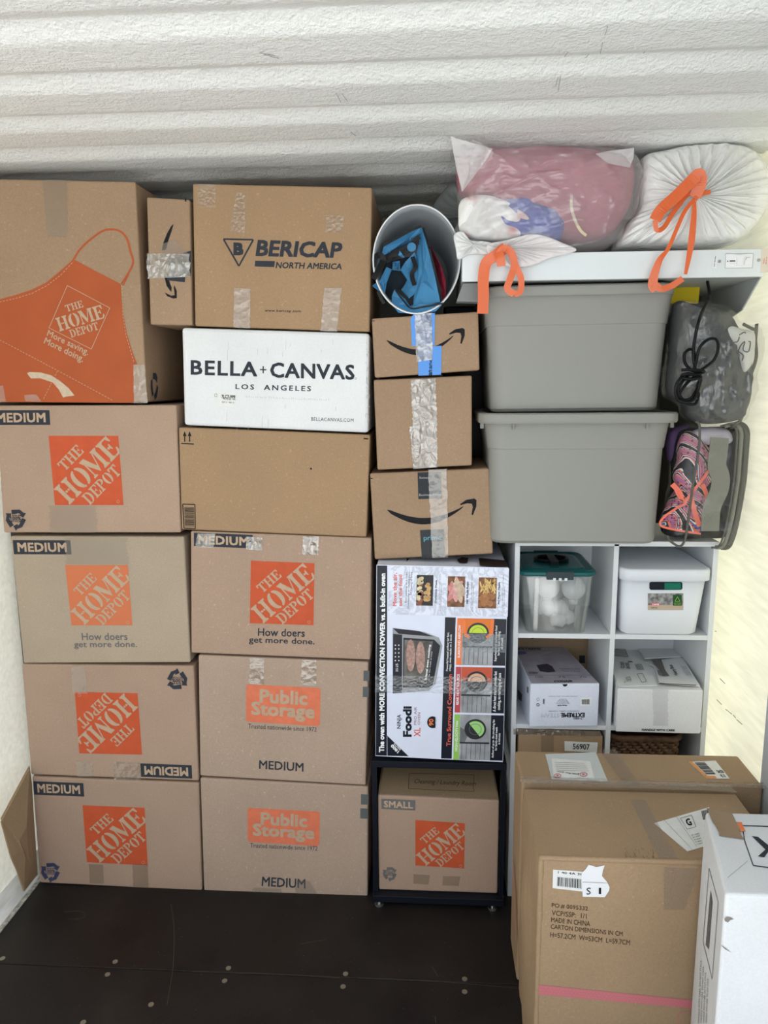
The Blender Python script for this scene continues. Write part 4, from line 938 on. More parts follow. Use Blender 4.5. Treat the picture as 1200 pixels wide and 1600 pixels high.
# steamer box
def hexbox(name, label, cat, mat, zb, zt, front, back, bev=.003, group=None):
    """front: px of top-left, top-right front corners and bottom; back: px of the back top corners"""
    (a, b) = [onZ(x, y, zt) for x, y in front]; (d_, c) = [onZ(x, y, zt) for x, y in back]
    t = thing(name, label, cat, ((a.x+c.x)/2, (a.y+c.y)/2, zb), group)
    dn = Vector((0,0,zb-zt)); m = MB(); m.hexa([a+dn,b+dn,c+dn,d_+dn],[a,b,c,d_]); m.build('box_body', mat, t, bevel=bev)
    tf = Face(a, (0,0,1)); ff = Face(a, (b-a).cross(Vector((0,0,1)))); lf = Face(a, (d_-a).cross(Vector((0,0,1))))
    return t, tf, ff, lf, (a,b,c,d_)
def steamer_box():
    zb = ROW[2]+.001; Yb = onZ(880,1136,zb).y; zt = onY(883,1069,Yb).z
    t, tf, ff, lf, P = hexbox('steamer_box', 'white garment-steamer box pushed into the second-row left cube', 'appliance box', WC2, zb, zt, ((829,1069),(937,1068)), ((801,1010),(882,1010)))
    Z = lambda L: [(800+x*.125, 1000+y*.125) for x, y in L]
    m = MB(); tf.poly(m, Z([(30,85),(648,88),(1080,538),(238,540)]), .0005); m.build('top_printing', plain('mauve_gloss_print', (.40,.38,.45), .3, var=.2, vs=15), t)
    m = MB(); tf.text(m, 'EXTREME', Z([(75,100),(360,100),(370,125),(75,125)])[:4], .001, bold=.02, shear=.2); tf.text(m, 'CONAIR', Z([(530,508),(750,505),(760,528),(520,530)]), .001, bold=.045)
    for x, s_ in ((295,'100'),(575,'75'),(840,'70')): tf.text(m, s_, Z([(x,455),(x+90,455),(x+95,475),(x,475)]), .001)
    tf.poly(m, Z([(305,318),(440,300),(500,330),(545,400),(450,410),(350,395)]), .001); tf.line(m, *Z([(195,443),(1000,443)]), .4, .001)
    for i in range(3): tf.text(m, ('Handheld Fabric','Garment Steamer','with 3 heats')[i], Z([(590+i*25,352+i*18),(850,352+i*18),(855,364+i*18),(595+i*25,364+i*18)]), .001)
    barcode(tf, m, Z([(205,400),(320,400),(330,425),(210,425)]), 9, .001); m.build('top_lettering', plain('dark_violet_print', (.05,.045,.06), .5), t)
    m = MB(); tf.text(m, 'STEAM', Z([(375,98),(600,98),(610,122),(380,124)]), .001, shear=.2, bold=.01); tf.path(m, Z([(190,160),(270,150),(400,155),(510,150),(330,190),(350,240),(390,262)]), .7, .001); m.build('pale_lettering', plain('pale_violet_print', (.55,.53,.62), .4), t)
    m = MB(); tf.poly(m, Z([(110+75*math.cos(k*.5), 165+22*math.sin(k*.5)) for k in range(12)]), .001); m.build('blue_oval', plain('blue_violet_print', (.12,.16,.35), .4), t)
    m = MB()
    ff.text(m, 'EXTREME', Z([(915,962),(620,962),(600,912),(905,910)]), .0008, bold=.03, shear=.25); ff.text(m, 'TURBO', Z([(880,990),(770,990),(762,970),(875,970)]), .0008, bold=.02, shear=.2)
    ff.text(m, 'HANDHELD FABRIC STEAMER', Z([(840,894),(455,894),(455,882),(840,880)]), .0008); ff.text(m, 'Model GS38', Z([(685,824),(570,824),(570,808),(685,808)]), .0008, bold=.03)
    for i in range(5): ff.text(m, 'Made in China for use in US', Z([(720-i*10,800-i*14),(550+i*10,800-i*14),(550+i*10,790-i*14),(720-i*10,790-i*14)]), .0008)
    ff.text(m, 'WARNING KEEP AWAY FROM CHILDREN', Z([(820,706),(455,706),(455,698),(820,698)]), .0008)
    barcode(ff, m, Z([(870,740),(970,735),(968,800),(872,800)]), 12, .002); barcode(ff, m, Z([(385,735),(408,735),(408,800),(385,800)]), 8, .0008, True); ff.path(m, [(840.6+2.2*math.cos(k), 1092.5+2.2*math.sin(k)) for k in range(6)], .4, .0008, True); ff.path(m, [(840.6+2.2*math.cos(k), 1101+2.2*math.sin(k)) for k in range(6)], 1.0, .0008, True)
    ff.poly(m, Z([(630,552),(695,550),(685,572),(660,582),(640,574)]), .0008); m.build('front_lettering', INK, t)
    m = MB(); ff.text(m, 'STEAM', Z([(600,968),(362,968),(355,918),(590,915)]), .0008, shear=.25); m.build('pale_front_lettering', plain('pale_grey_print', (.5,.52,.6), .5), t)
    m = MB(); ff.sheet(m, Z([(850,715),(998,712),(994,822),(852,825)]), .0012, .0005); m.build('barcode_sticker', WHITE, t)
    m = MB(); lf.poly(m, Z([(72,615),(130,680),(125,770),(80,735)]), .0008); lf.poly(m, Z([(190,580),(208,590),(205,670),(190,650)]), .0008); m.build('side_printing', GINK, t)
steamer_box()
def care_box():
    zb = ROW[2]+.001; Yb = onZ(1030,1146,zb).y; zt = onY(1032,1078,Yb).z
    t, tf, ff, lf, P = hexbox('white_cardboard_box', 'battered white box with loose printed top flap, second-row right cube', 'cardboard box', WC, zb, zt, ((965,1076),(1099,1079)), ((945,1012),(1054,1012)), .004)
    Z = lambda L: [(950+x*.1333, 1000+y*.1333) for x, y in L]
    m = MB(); ff.text(m, 'HANDLE WITH CARE', Z([(398,1038),(782,1046),(780,1068),(396,1062)]), .0008, bold=.035); m.build('front_lettering', INK, t)
    tape(ff, t, [Z([(520,575),(700,580),(700,1010),(530,1000)])], film('white_tape', (.8,.8,.85), .25, .2, 30, .5))
    up_ = lambda L, dz: [onZ(x, y, zt) + Vector((0,0,dz)) for x, y in Z(L)]
    def flap(L, zs, name='loose_flap', mat=WC):
        a = [onZ(x, y, zt)+Vector((0,0,z)) for (x, y), z in zip(Z(L), zs)]; b = [p-Vector((0,0,.0025)) for p in a]; n = len(a); m = MB(); m.add(a+b, [tuple(range(n)), tuple(range(2*n-1,n-1,-1))]+[(k,(k+1)%n,n+(k+1)%n,n+k) for k in range(n)]); return m.build(name, mat, t)
    flap([(600,530),(540,330),(430,270),(830,235),(880,250),(1080,560),(820,545)], [.008,.006,.004,.010,.010,.006,.010]); flap([(340,95),(780,95),(870,235),(430,262)], [.004,.004,.013,.014])
    flap([(60,390),(150,360),(380,365),(520,440),(580,545),(120,555)], [.004]*6)
    m = MB(); o_ = .0122
    tf.path(m, Z([(48,118),(195,112),(235,205),(75,190)]), .9, .003, True)
    for k in range(5): tf.line(m, *Z([(65+k*6,130+k*13),(190+k*8,128+k*14)]), .6, .003)
    for k in range(8): tf.line(m, *Z([(575+k*13,395),(600+k*13,455)]), 1.1, o_)
    tf.text(m, 'Tide box', Z([(190,520),(180,470),(255,440),(280,500)])[:4], .006); tf.path(m, Z([(340,420),(400,412),(450,505),(395,518)]), .6, .006, True)
    tf.text(m, 'CLOSET\nSHOES', Z([(150,335),(145,265),(235,262),(262,345)]), .003, bold=.02); tf.text(m, 'Heavy Box', Z([(720,345),(700,330),(830,452),(790,458)])[:0] or Z([(780,458),(705,335),(760,330),(832,452)]), o_, bold=.03)
    tf.poly(m, Z([(230,258),(280,256),(295,270),(240,272)]), .003); tf.poly(m, Z([(500,268),(620,262),(645,330),(670,400),(718,462),(640,462),(600,390),(545,330)]), .0118)
    for k in range(6): tf.line(m, *Z([(315+k*14,290),(350+k*14,360)]), .7, .003)
    for k in range(3): tf.text(m, 'THIS SIDE UP STORE DRY', Z([(920+k*22,460),(850+k*22,345),(862+k*22,345),(934+k*22,460)]), o_)
    m.build('top_lettering', GINK, t)
    m = MB(); tf.line(m, *Z([(600,540),(1030,562)]), 1.2, .009); m.build('flap_gap', BROWNINK, t)
care_box()
# brown wrapped box in cube
def wrapped_box():
    zb = ROW[1]+.001; Y = 2.195; zt = onY(860,1142,Y).z; zt = min(zt, ROW[2]-TH-.02); x0, x1 = SX0+TH+.004, SXM-.004
    t = thing('wrapped_box', 'film-wrapped brown box with a white number label, third-row left cube', 'cardboard box', ((x0+x1)/2, Y+.14, zb))
    m = MB(); m.box((x0+.004,Y+.004,zb),(x1-.004,Y+.27,zt)); m.build('box_body', K4, t, bevel=.004)
    f = Face((0,Y+.002,0),(0,-1,0)); m = MB(); f.sheet(m, [(882,1158),(934,1160),(933,1172),(933,1176),(882,1173)], .001); m.build('number_label', PAPER, t)
    m = MB(); f.text(m, '56907', [(895,1161.5),(921,1162.5),(921,1171),(895,1170)], .002, bold=.01); m.build('label_lettering', INK, t)
    tape(f, t, [[(802,1138),(938,1142),(938,1150),(802,1147)]], TAPEG, nu=14, nv=4, ragged=0); tape(f, t, [[(845,1138),(865,1138),(865,1175),(845,1175)]], TAPED)
wrapped_box()
# wicker basket
def wicker():
    zb = ROW[1]+.001; x0, x1 = SXM+TH+.004, SX1-TH-.05; Y = SY+.02; zt = ROW[2]-TH-.035; D = .27
    t = thing('wicker_basket', 'dark brown wicker basket in the third-row right cube', 'basket', ((x0+x1)/2, Y+D/2, zb))
    wm = plain('dark_wicker', (.11,.06,.035), .45, var=.4, vs=60)
    rows = 25; P = rrect(x0,x1,Y,Y+D,0,.03,5); per = []
    L = sum((P[(i+1)%len(P)]-P[i]).length for i in range(len(P)))
    N = 200; pts = []
    acc = 0; i = 0; seg = (P[1]-P[0]).length
    for k in range(N):
        s_ = L*k/N
        while s_ > acc+seg: acc += seg; i += 1; seg = (P[(i+1)%len(P)]-P[i%len(P)]).length
        pts.append(P[i%len(P)].lerp(P[(i+1)%len(P)], (s_-acc)/seg if seg else 0))
    c = Vector(((x0+x1)/2, Y+D/2, 0)); m = MB()
    for r in range(rows):
        z = zb+.012+(zt-zb-.024)*r/(rows-1); q = []
        for k, p in enumerate(pts):
            w = math.sin(k*math.pi/3+r*math.pi*.7)*.005; dd = (p-c); dd.normalize(); q.append(Vector((p.x,p.y,z))+dd*w-dd*.008)
        m.tube(q, .0058, 6, True)
    o = m.build('woven_sides', wm, t, smooth=True); o['kind'] = 'stuff'
    m = MB(); m.loft([rrect(x0+.014,x1-.014,Y+.014,Y+D-.014,zb,.02), rrect(x0+.014,x1-.014,Y+.014,Y+D-.014,zt-.004,.02)]); m.build('lining', plain('basket_inside', (.03,.017,.01), .8), t)
    m = MB(); m.tube([Vector((p.x,p.y,zt)) for p in pts[::3]], .010, 8, True); m.build('rim', wm, t, smooth=True)
wicker()
# moving box behind the shelving
t = thing('cardboard_box', 'moving box with slogan, seen through the open back of the shelving', 'cardboard box', (.43, 2.75, 0))
m = MB(); m.box((.262,2.515,0),(.60,2.90,.90)); m.build('box_body', K4, t, bevel=.005)
f = Face((0,2.515,0),(0,-1,0)); m = MB(); f.text(m, 'get more done.', [(829,988),(917,990),(917,1000),(829,998)], bold=.012); f.rect(m, 905,1024,914,1036); m.build('printed_lettering', NAVY, t)

# ------------------------------------------------------------------ big cartons in front
def carton_A():
    zt = .60; a = onZ(842,1334,zt); b = onZ(1100,1354,zt); c_ = onZ(822,1238,zt)
    x0 = a.x; yf = (a.y+b.y)/2; yb = onZ(970,1237,zt).y; x1 = x0+.545
    t = thing('large_carton', 'large worn brown carton with order lettering and a pink stripe, nearest on the floor', 'cardboard box', ((x0+x1)/2, (yf+yb)/2, 0))
    m = MB(); n = 14
    # slightly bowed hollow-looking body: subdivided so that the left side bulges
    def P(u, v, w): 
        x = x0+(x1-x0)*u; y = yf+(yb-yf)*v; z = zt*w
        if u == 0: x -= .018*math.sin(math.pi*v)*math.sin(math.pi*w)+noise.noise(Vector((0,v*3,w*3)))*.010
        return Vector((x,y,z))
    def grid(fn, nu=10, nv=10): m.add([fn(i/nu,j/nv) for j in range(nv+1) for i in range(nu+1)], [(j*(nu+1)+i,j*(nu+1)+i+1,(j+1)*(nu+1)+i+1,(j+1)*(nu+1)+i) for j in range(nv) for i in range(nu)])
    grid(lambda u,v: P(u,0,v)); grid(lambda u,v: P(u,1,v)); grid(lambda u,v: P(0,u,v)); grid(lambda u,v: P(1,u,v)); grid(lambda u,v: P(u,v,1)); grid(lambda u,v: P(u,v,0))
    m.build('box_body', K4, t, weld=True)
    Z = lambda L: [(780+x*.35, 1130+y*.35) for x, y in L]
    f = Face((0,yf,0),(0,-1,0)); tf = Face((0,0,zt),(0,0,1)); lf = Face((x0-.006,0,0),(-1,0,0))
    m = MB()
    for s_, q in (('PO.# 0095332',[(235,802),(396,818),(396,838),(234,822)]),('VCP/SSP:  1/1',[(235,834),(390,850),(390,872),(234,856)]),('MADE IN CHINA',[(232,866),(406,883),(405,906),(231,886)]),('CARTON DIMENSIONS IN CM',[(230,896),(551,930),(550,950),(229,916)]),('H=57.2CM  W=53CM  L=59.7CM',[(228,932),(584,968),(583,990),(227,954)])):
        f.text(m, s_, Z(q), .0008, bold=.006)
    m.build('printed_lettering', BROWNINK, t)
    m = MB(); f.poly(m, Z([(170,1166),(870,1236),(868,1272),(168,1210)]), .0008); m.build('pink_stripe', PINKP, t)
    m = MB()
    for k in range(40):
        for r in range(3):
            x = 176+k*17.3+(r%2)*8; y = 1176+r*11+(x-170)*.1; f.poly(m, Z([(x-1.6,y),(x,y-1.6),(x+1.6,y),(x,y+1.6)]), .0012)
    m.build('stripe_dots', KINK, t)['kind'] = 'stuff'
    m = MB(); f.path(m, Z([(830+34*math.cos(k*.5), 1318+34*math.sin(k*.5)) for k in range(13)]), 1.0, .0008); lf.path(m, [(803,1345),(806,1400),(808,1470)], .8, .004); m.build('red_marks', PINKP, t)
    m = MB(); f.sheet(m, Z([(240,652),(375,662),(372,750),(238,735)]), .0012); lb = m.build('barcode_label', PAPER, t)
    m = MB(); barcode(f, m, Z([(260,684),(365,694),(365,736),(258,724)]), 15, .002); f.text(m, '1 40 4A 38', Z([(262,658),(372,668),(372,678),(262,668)]), .002); m.build('label_lettering', INK, lb)
    m = MB(); f.sheet(m, Z([(366,668),(385,650),(398,630),(418,634),(432,640),(470,632),(462,655),(458,680),(480,705),(492,730),(490,745),(470,774),(372,772),(368,705)]), .0022); lb = m.build('torn_label', plain('white_torn_paper', (.82,.83,.85), .5), t)
    m = MB(); f.text(m, 'S', Z([(388,732),(408,730),(408,760),(388,762)]), .003); f.text(m, 'I', Z([(445,732),(452,732),(452,758),(445,758)]), .003, bold=.02); f.line(m, *Z([(370,705),(480,710)]), .4, .003); m.build('label_lettering', INK, lb)
    tape(f, t, [Z([(735,640),(885,650),(825,830),(732,830)])], TAPED, amp=.0002)
    tape(tf, t, [Z([(585,345),(650,345),(800,610),(710,605)])], TAPED, amp=.0004, name='tape')
    m = MB(); q = Z([(692,448),(915,388),(930,545),(832,572)])
    ql = [(934,0)]; m2 = [(1022,1287),(1108,1262),(1112,1320),(1074,1331)]
    tf.sheet(m, m2, .0015); lb = m.build('shipping_label', PAPER, t)
    m = MB(); B = lambda u0,v0,u1,v1: [tf.bil(m2,u0,v0),tf.bil(m2,u1,v0),tf.bil(m2,u1,v1),tf.bil(m2,u0,v1)]
    tf.path(m, B(.45,.08,.66,.42), .5, .0022, True); tf.text(m, 'G', B(.51,.15,.60,.34), .0022, bold=.03); tf.line(m, tf.bil(m2,.4,0), tf.bil(m2,.42,.95), .3, .0022); tf.line(m, tf.bil(m2,.18,.0), tf.bil(m2,.2,1), .3, .0022)
    for i in range(5): tf.text(m, 'SHIP TO  1180 MAIN ST'[i:], B(.46,.60+i*.07,.68,.64+i*.07), .0022)
    barcode(tf, m, B(.85,.05,.98,.3), 10, .0022); m.build('label_lettering', INK, lb)
    m = MB(); rnd = random.Random(5)
    for k in range(26): x = rnd.uniform(560,690)*.35+780; y = 1130+rnd.uniform(555,600)*.35; tf.line(m, (x,y),(x+2.2,y+rnd.uniform(2,9)), .5, .0006)
    m.build('crush_marks', plain('crush_brown', (.16,.10,.06), .8), t)['kind'] = 'stuff'
    # rounded worn rim of the flaps along the front top edge
    m = MB(); m.tube([Vector((x0+(x1-x0)*k/20, yf+.004, zt-.003+noise.noise(Vector((k*.7,0,0)))*.0015)) for k in range(21)], .0065, 8); m.build('worn_edge', K4, t, smooth=True)
    m = MB(); m.tube([Vector((x0+.004, yf+.004, zt*k/20)) for k in range(21)], [.006+.002*random.random() for k in range(21)], 8); m.build('worn_corner', K4, t, smooth=True)
    return x0, x1, yf, yb, zt
AX0, AX1, AYF, AYB, AZ = carton_A()
def carton_B():
    zt = .614; x0 = AX0-.004; y0 = AYB+.022; y1 = min(2.19, onZ(960,1176,zt).y); x1 = XR-.05
    t = thing('large_carton', 'film-wrapped brown carton with two white labels, between shelving and nearest carton', 'cardboard box', ((x0+x1)/2, (y0+y1)/2, 0))
    m = MB(); m.box((x0,y0,0),(x1,y1,zt)); m.build('box_body', K4, t, bevel=.008, seg=3)
    tf = Face((0,0,zt),(0,0,1)); Z = lambda L: [(840+x*.2167, 1160+y*.2167) for x, y in L]
    m = MB(); tf.sheet(m, [(852,1179),(931,1176),(950,1222),(862,1218)], .0012); lb = m.build('pouch_label', plain('pouch_film', (.60,.63,.62), .25, bmp=.3, bs=40), t)
    m = MB(); tf.poly(m, Z([(100,120),(380,140),(410,262),(115,258)]), .002); l2 = m.build('packing_slip', PAPER, lb)
    m = MB(); tf.text(m, 'Just for you', Z([(298,245),(145,222),(140,212),(298,230)])[:4], .003, bold=.02)
    for k in range(5): tf.line(m, *Z([(120+k*4,150+k*14),(340+k*8,158+k*14)]), .35, .003)
    m.build('slip_lettering', GINK, l2)
    m = MB()
    for c_, r in (((143,247),(24,14)),((330,238),(26,14))):
        tf.path(m, Z([(c_[0]+r[0]*math.cos(k*.524), c_[1]+r[1]*math.sin(k*.524)) for k in range(12)]), 1.1, .003, True); tf.poly(m, Z([(c_[0]+r[0]*.4*math.cos(k*.524), c_[1]+r[1]*.4*math.sin(k*.524)) for k in range(12)]), .003)
    m.build('red_round_mark', PINKP, l2)
    q = [(1076,1191),(1118,1189),(1140,1217),(1104,1217)]
    m = MB(); tf.sheet(m, q, .0012); lb = m.build('barcode_label', PAPER, t); B = lambda u0,v0,u1,v1: [tf.bil(q,u0,v0),tf.bil(q,u1,v0),tf.bil(q,u1,v1),tf.bil(q,u0,v1)]
    m = MB(); tf.poly(m, B(.0,.0,.12,1), .002); tf.poly(m, B(.0,.86,.45,1), .0021); m.build('orange_band', plain('orange_band_print', (.80,.30,.08), .5), lb)
    m = MB(); barcode(tf, m, B(.16,.08,.55,.8), 12, .0024, True); tf.text(m, 'D4 ST8\n42 10', B(.7,.55,.95,.95), .0024, bold=.02); m.build('label_lettering', INK, lb)
    tape(tf, t, [[(935,1172),(962,1172),(1000,1228),(975,1228)]], TAPED, amp=.0006)
    # stretch film gathered along the front edge
    m = MB(); N = 60
    for r, (dy, dz, rr) in enumerate(((-.006,.000,.0022),(-.002,.002,.0018),(.012,.001,.0015))):
        m.tube([Vector((x0-.004+(x1-x0+.008)*k/N, y0+dy+noise.noise(Vector((k*.4,r,0)))*.004, zt+dz+noise.noise(Vector((k*.3,r,5)))*.003)) for k in range(N+1)], [rr*(.5+random.random()) for k in range(N+1)], 6)
    m.build('stretch_film', film('stretch_film', (.55,.45,.34), .22, .08, 60, 1, dist=.005), t, smooth=True)
    sf = Face((0,0,zt+.001),(0,0,1)); m = MB(); q = [(812,1217),(1175,1240),(1185,1258),(815,1236)]
    sf.strip(m, [(820,1216),(1140,1229),(1152,1240),(816,1226)], .003, 40, 4, .002, 0); m.build('stretch_film_band', film('film_band', (.55,.48,.38), .16, .1, 60, 1), t, smooth=True)
carton_B()
def white_carton():
    Yb = AYF-.012; a = onY(1102,1268,Yb); zt = a.z; fr = onZ(1133,1397,zt); x0 = (a.x+fr.x)/2
    yf = fr.y
    print('white carton', a, fr)
    xb = a.x; xf = fr.x; x1 = xb+.50
    t = thing('large_carton', 'tall white carton with an outlined symbol on top, cut by the right edge', 'cardboard box', (x0+.25, (Yb+yf)/2, 0))
    A = Vector((xf,yf,zt)); Bp = Vector((x1,yf,zt)); C_ = Vector((x1,Yb,zt)); D_ = Vector((xb,Yb,zt)); dn = Vector((0,0,-zt))
    fb = onX(1075,1600,xf)
    m = MB(); m.hexa([A+dn,Bp+dn,C_+dn,D_+dn],[A,Bp,C_,D_]); m.build('box_body', WC, t, bevel=.007, seg=3)
    tf = Face((0,0,zt),(0,0,1)); lf = Face(A, (D_-A).cross(Vector((0,0,1)))); ff = Face(A, (0,-1,0))
    Z = lambda L: [(1080+x*.2376, 1220+y*.2375) for x, y in L]
    tape(tf, t, [Z([(100,185),(262,205),(345,390),(190,368)])], TAPEK, nu=6, nv=8)
    m = MB(); tf.path(m, Z([(560,305),(335,296),(352,400),(408,560),(560,580)]), 1.5, .001); tf.poly(m, Z([(398,366),(440,372),(505,425),(580,372),(610,375),(540,445),(610,505),(560,505),(510,465),(480,505),(438,500),(488,455)]), .001); m.build('printed_symbol', NAVY, t)
    m = MB(); tf.poly(m, Z([(300,280),(330,280),(356,340),(325,342)]), .003); m.build('orange_sticker', ORP, t)
    m = MB(); lf.path(m, Z([(120,575),(180,800),(140,1305),(80,1055)]), .6, .001, True)
    lf.poly(m, Z([(130,720),(142,800),(118,1110),(98,1080)]), .001)
    for k in range(4): lf.text(m, 'HANDLE WITH CARE  DO NOT STACK', Z([(45+k*17,1590),(62+k*15,1180+k*40),(72+k*15,1180+k*40),(55+k*17,1590)]), .001)
    m.build('side_lettering', GINK, t)
    m = MB(); ff.poly(m, Z([(215,905),(232,892),(262,896),(278,908),(255,915),(240,930),(222,922)]), .001); tf.line(m, *Z([(240,640),(372,530)]), .5, .001); ff.poly(m, Z([(190,1075),(212,1088),(264,1128),(220,1105)]), .001); m.build('torn_spots', plain('torn_grey', (.25,.22,.2), .8), t)
    return
white_carton()
# flattened cardboard against left wall
def flat_card():
    t = thing('folded_cardboard', 'crumpled folded piece of brown cardboard leaning on the left wall', 'cardboard')
    return t
def left_card():
    Z = lambda x, y: (x*.2750, 1020+y*.2750)
    pts = [((165,660),2.165),((5,960),2.02),((60,1160),2.02),((95,1240),2.04),((135,1355),2.06),((185,1290),2.13),((210,1260),2.165),((190,960),2.165),((178,760),2.168)]
    P = []
    for (x, y), Y in pts:
        p = onY(*Z(x, y), Y); p.x = max(p.x, -1.345 + .0); P.append(p)
    zmin = min(p.z for p in P)
    for p in P: p.z = max(p.z, .026)
    t = thing('folded_cardboard', 'crumpled folded sheet of brown cardboard leaning by the left wall and rail', 'cardboard', (-1.34, 2.1, .024))
    c = sum(P, Vector())/len(P) + Vector((.012,-.02,0)); n = len(P); m = MB()
    rings = [P, [p.lerp(c,.4)+Vector((.004*random.random(),-.006*random.random(),0)) for p in P], [p.lerp(c,.75)+Vector((.004*random.random(),-.004,0)) for p in P]]
    m.loft(rings, (False, True)); m.build('front_sheet', K6, t, solid=.005)
    Q = [p + Vector((-.006 if p.x > -1.33 else 0, .012, .004)) for p in P]; m = MB(); m.poly(Q); m.build('rear_sheet', K4, t, solid=.004)
left_card()

# ------------------------------------------------------------------ waste bin with blue bag
def waste_bin():
    Y = 2.155; c = onY(651,405,Y); top = onY(651,320,Y); rt_ = onY(719,405,Y); lf_ = onY(583,405,Y); bt = onY(650,490,Y)
    rx = (rt_.x-lf_.x)/2; rz = (top.z-bt.z)/2; cx_ = (rt_.x+lf_.x)/2; cz = (top.z+bt.z)/2
    t = thing('waste_bin', 'white oval waste bin lying on its side, mouth forward, on the taped parcel', 'bin', (cx_, Y+.16, bt.z))
    def ring(s_, y, dz=0, n=56): return [Vector((cx_+rx*s_*math.cos(2*math.pi*k/n), y, cz+dz+rz*s_*math.sin(2*math.pi*k/n))) for k in range(n)]
    bm_ = plain('bin_plastic', (.30,.32,.34), .35)
    m = MB(); R_ = [ring(.985,Y+.002)]
    for k in range(1, 13):
        y = Y+.30*k/12; s_ = .985-.20*k/12; R_.append(ring(s_*(1-.012*(k%2)), y, -rz*.15*k/12))
    R_.append(ring(.6, Y+.302, -rz*.15)); m.loft(R_, (False, True)); m.build('bin_body', bm_, t, smooth=True, solid=.003)
    m = MB(); m.tube(ring(1.0, Y), .0022, 8, True); m.build('rim', WHITE, t, smooth=True)
    # blue bag stuffed inside
    b = thing('shopping_bag', 'crumpled blue reusable bag with black trim, stuffed inside the waste bin', 'bag', (cx_-.02, Y+.08, bt.z+.02))
    blue = plain('blue_woven_plastic', (.055,.22,.42), .35, bmp=.5, bs=50, var=.15, vs=12); blk = plain('black_webbing', (.008,.009,.01), .5)
    Z = lambda x, y: (570+x*.15833, 300+y*.15833)
    def facet(L, name='bag_fabric', mat=blue, n=6):
        """L: (x, y, depth behind the bin mouth in cm)"""
        P = [onY(*Z(x, y), Y+d_*.01) for x, y, d_ in L]; c_ = sum(P, Vector())/len(P)+Vector((0,random.uniform(-.006,.006),0)); m = MB(); R_ = [P]
        for s_ in (.35,.7): R_.append([p.lerp(c_, s_)+Vector((random.uniform(-.002,.002),random.uniform(-.004,.004),random.uniform(-.002,.002))) for p in P])
        m.loft(R_, (False, True)); return m.build(name, mat, b, solid=.0015)
    facet([(185,540,4),(555,340,5),(575,390,6),(560,440,7),(400,520,8),(215,620,7),(160,640,4)])
    facet([(585,385,4),(625,560,3),(690,820,2),(745,1085,1),(590,1115,1),(475,1145,2),(490,1000,4),(520,820,5),(515,600,6),(545,430,6)])
    facet([(352,770,6),(400,690,5),(490,595,5),(515,640,6),(520,820,5),(500,1000,4),(440,1050,4),(360,965,6),(440,900,5)])
    facet([(295,960,3),(340,1040,2.2),(400,1100,1.6),(460,1165,1.2),(590,1140,.5),(770,1105,.2),(700,1180,.2),(480,1200,.0),(330,1190,.4),(262,1110,1.6),(270,1020,3)])
    facet([(75,925,.3),(150,870,1.5),(215,740,3),(265,765,4),(215,900,3),(190,1030,1.2),(150,985,.6)])
    facet([(160,640,3),(185,655,3),(150,720,1.5),(125,735,1)]); facet([(275,690,8),(345,680,8),(352,780,9),(270,770,9)]); facet([(345,575,4),(395,650,4),(330,625,4)])
    pts = []
    m = MB(); p = onY(*Z(462,545), Y+.035); m.disc(p, (0,-1,0), .0125, .002, 20); m.build('white_dot_print', blue, b)
    m = MB()
    def strap(L, w, dd=.5): m.ribbon(smo([onY(*Z(x, y), Y+d_*.01-.004) for x, y, d_ in L], 24), w, .002)
    strap([(175,525,3.6),(300,455,4),(420,390,4.4),(560,335,4.6)], .007); strap([(575,350,4),(620,500,3),(640,560,2.6)], .006); strap([(210,650,6),(300,600,6),(420,545,5.5),(540,440,5)], .013)
    strap([(90,740,.4),(100,650,.6),(150,620,1.5),(180,680,2),(130,780,.6),(85,860,.0)], .016); strap([(300,965,2),(380,1070,1.2),(460,1150,.6),(600,1130,.2),(770,1100,-.1)], .0045); strap([(470,640,5),(500,740,4.5),(465,810,4.5),(490,920,4)], .012)
    strap([(240,690,5),(250,640,5),(300,620,5),(380,610,5),(440,580,4.6)], .010); strap([(130,980,.3),(160,1050,.6),(190,1100,1)], .009)
    m.build('black_trim', blk, b)
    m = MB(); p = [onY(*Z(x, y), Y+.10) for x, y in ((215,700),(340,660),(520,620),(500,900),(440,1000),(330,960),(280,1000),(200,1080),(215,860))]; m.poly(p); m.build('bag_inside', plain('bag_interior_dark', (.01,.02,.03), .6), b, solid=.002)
    m = MB(); ff = Face((0,Y+.034,0),(0,-1,0)); ff.text(m, 'reusable bag', [Z(222,585), Z(540,405), Z(552,432), Z(236,612)], .0); ff.text(m, 'do', [Z(548,490), Z(520,560), Z(500,550), Z(525,480)], .0, bold=.03); m.build('printed_lettering', blk, b)
    o = thing('plastic_packet', 'dark red plastic packet slipped beside the blue bag in the bin', 'packet', onY(*Z(720,1090), Y+.03))
    P = [onY(*Z(x, y), Y+d_) for x, y, d_ in ((650,535,.12),(690,610,.09),(745,720,.06),(790,860,.04),(797,1040,.03),(770,1085,.03),(760,960,.05),(720,820,.08),(690,700,.10))]; m = MB(); m.poly(P); m.build('packet_sheet', plain('dark_red_film', (.22,.02,.04), .2, bmp=.8, bs=60, var=.4, vs=50), o, solid=.004)
waste_bin()
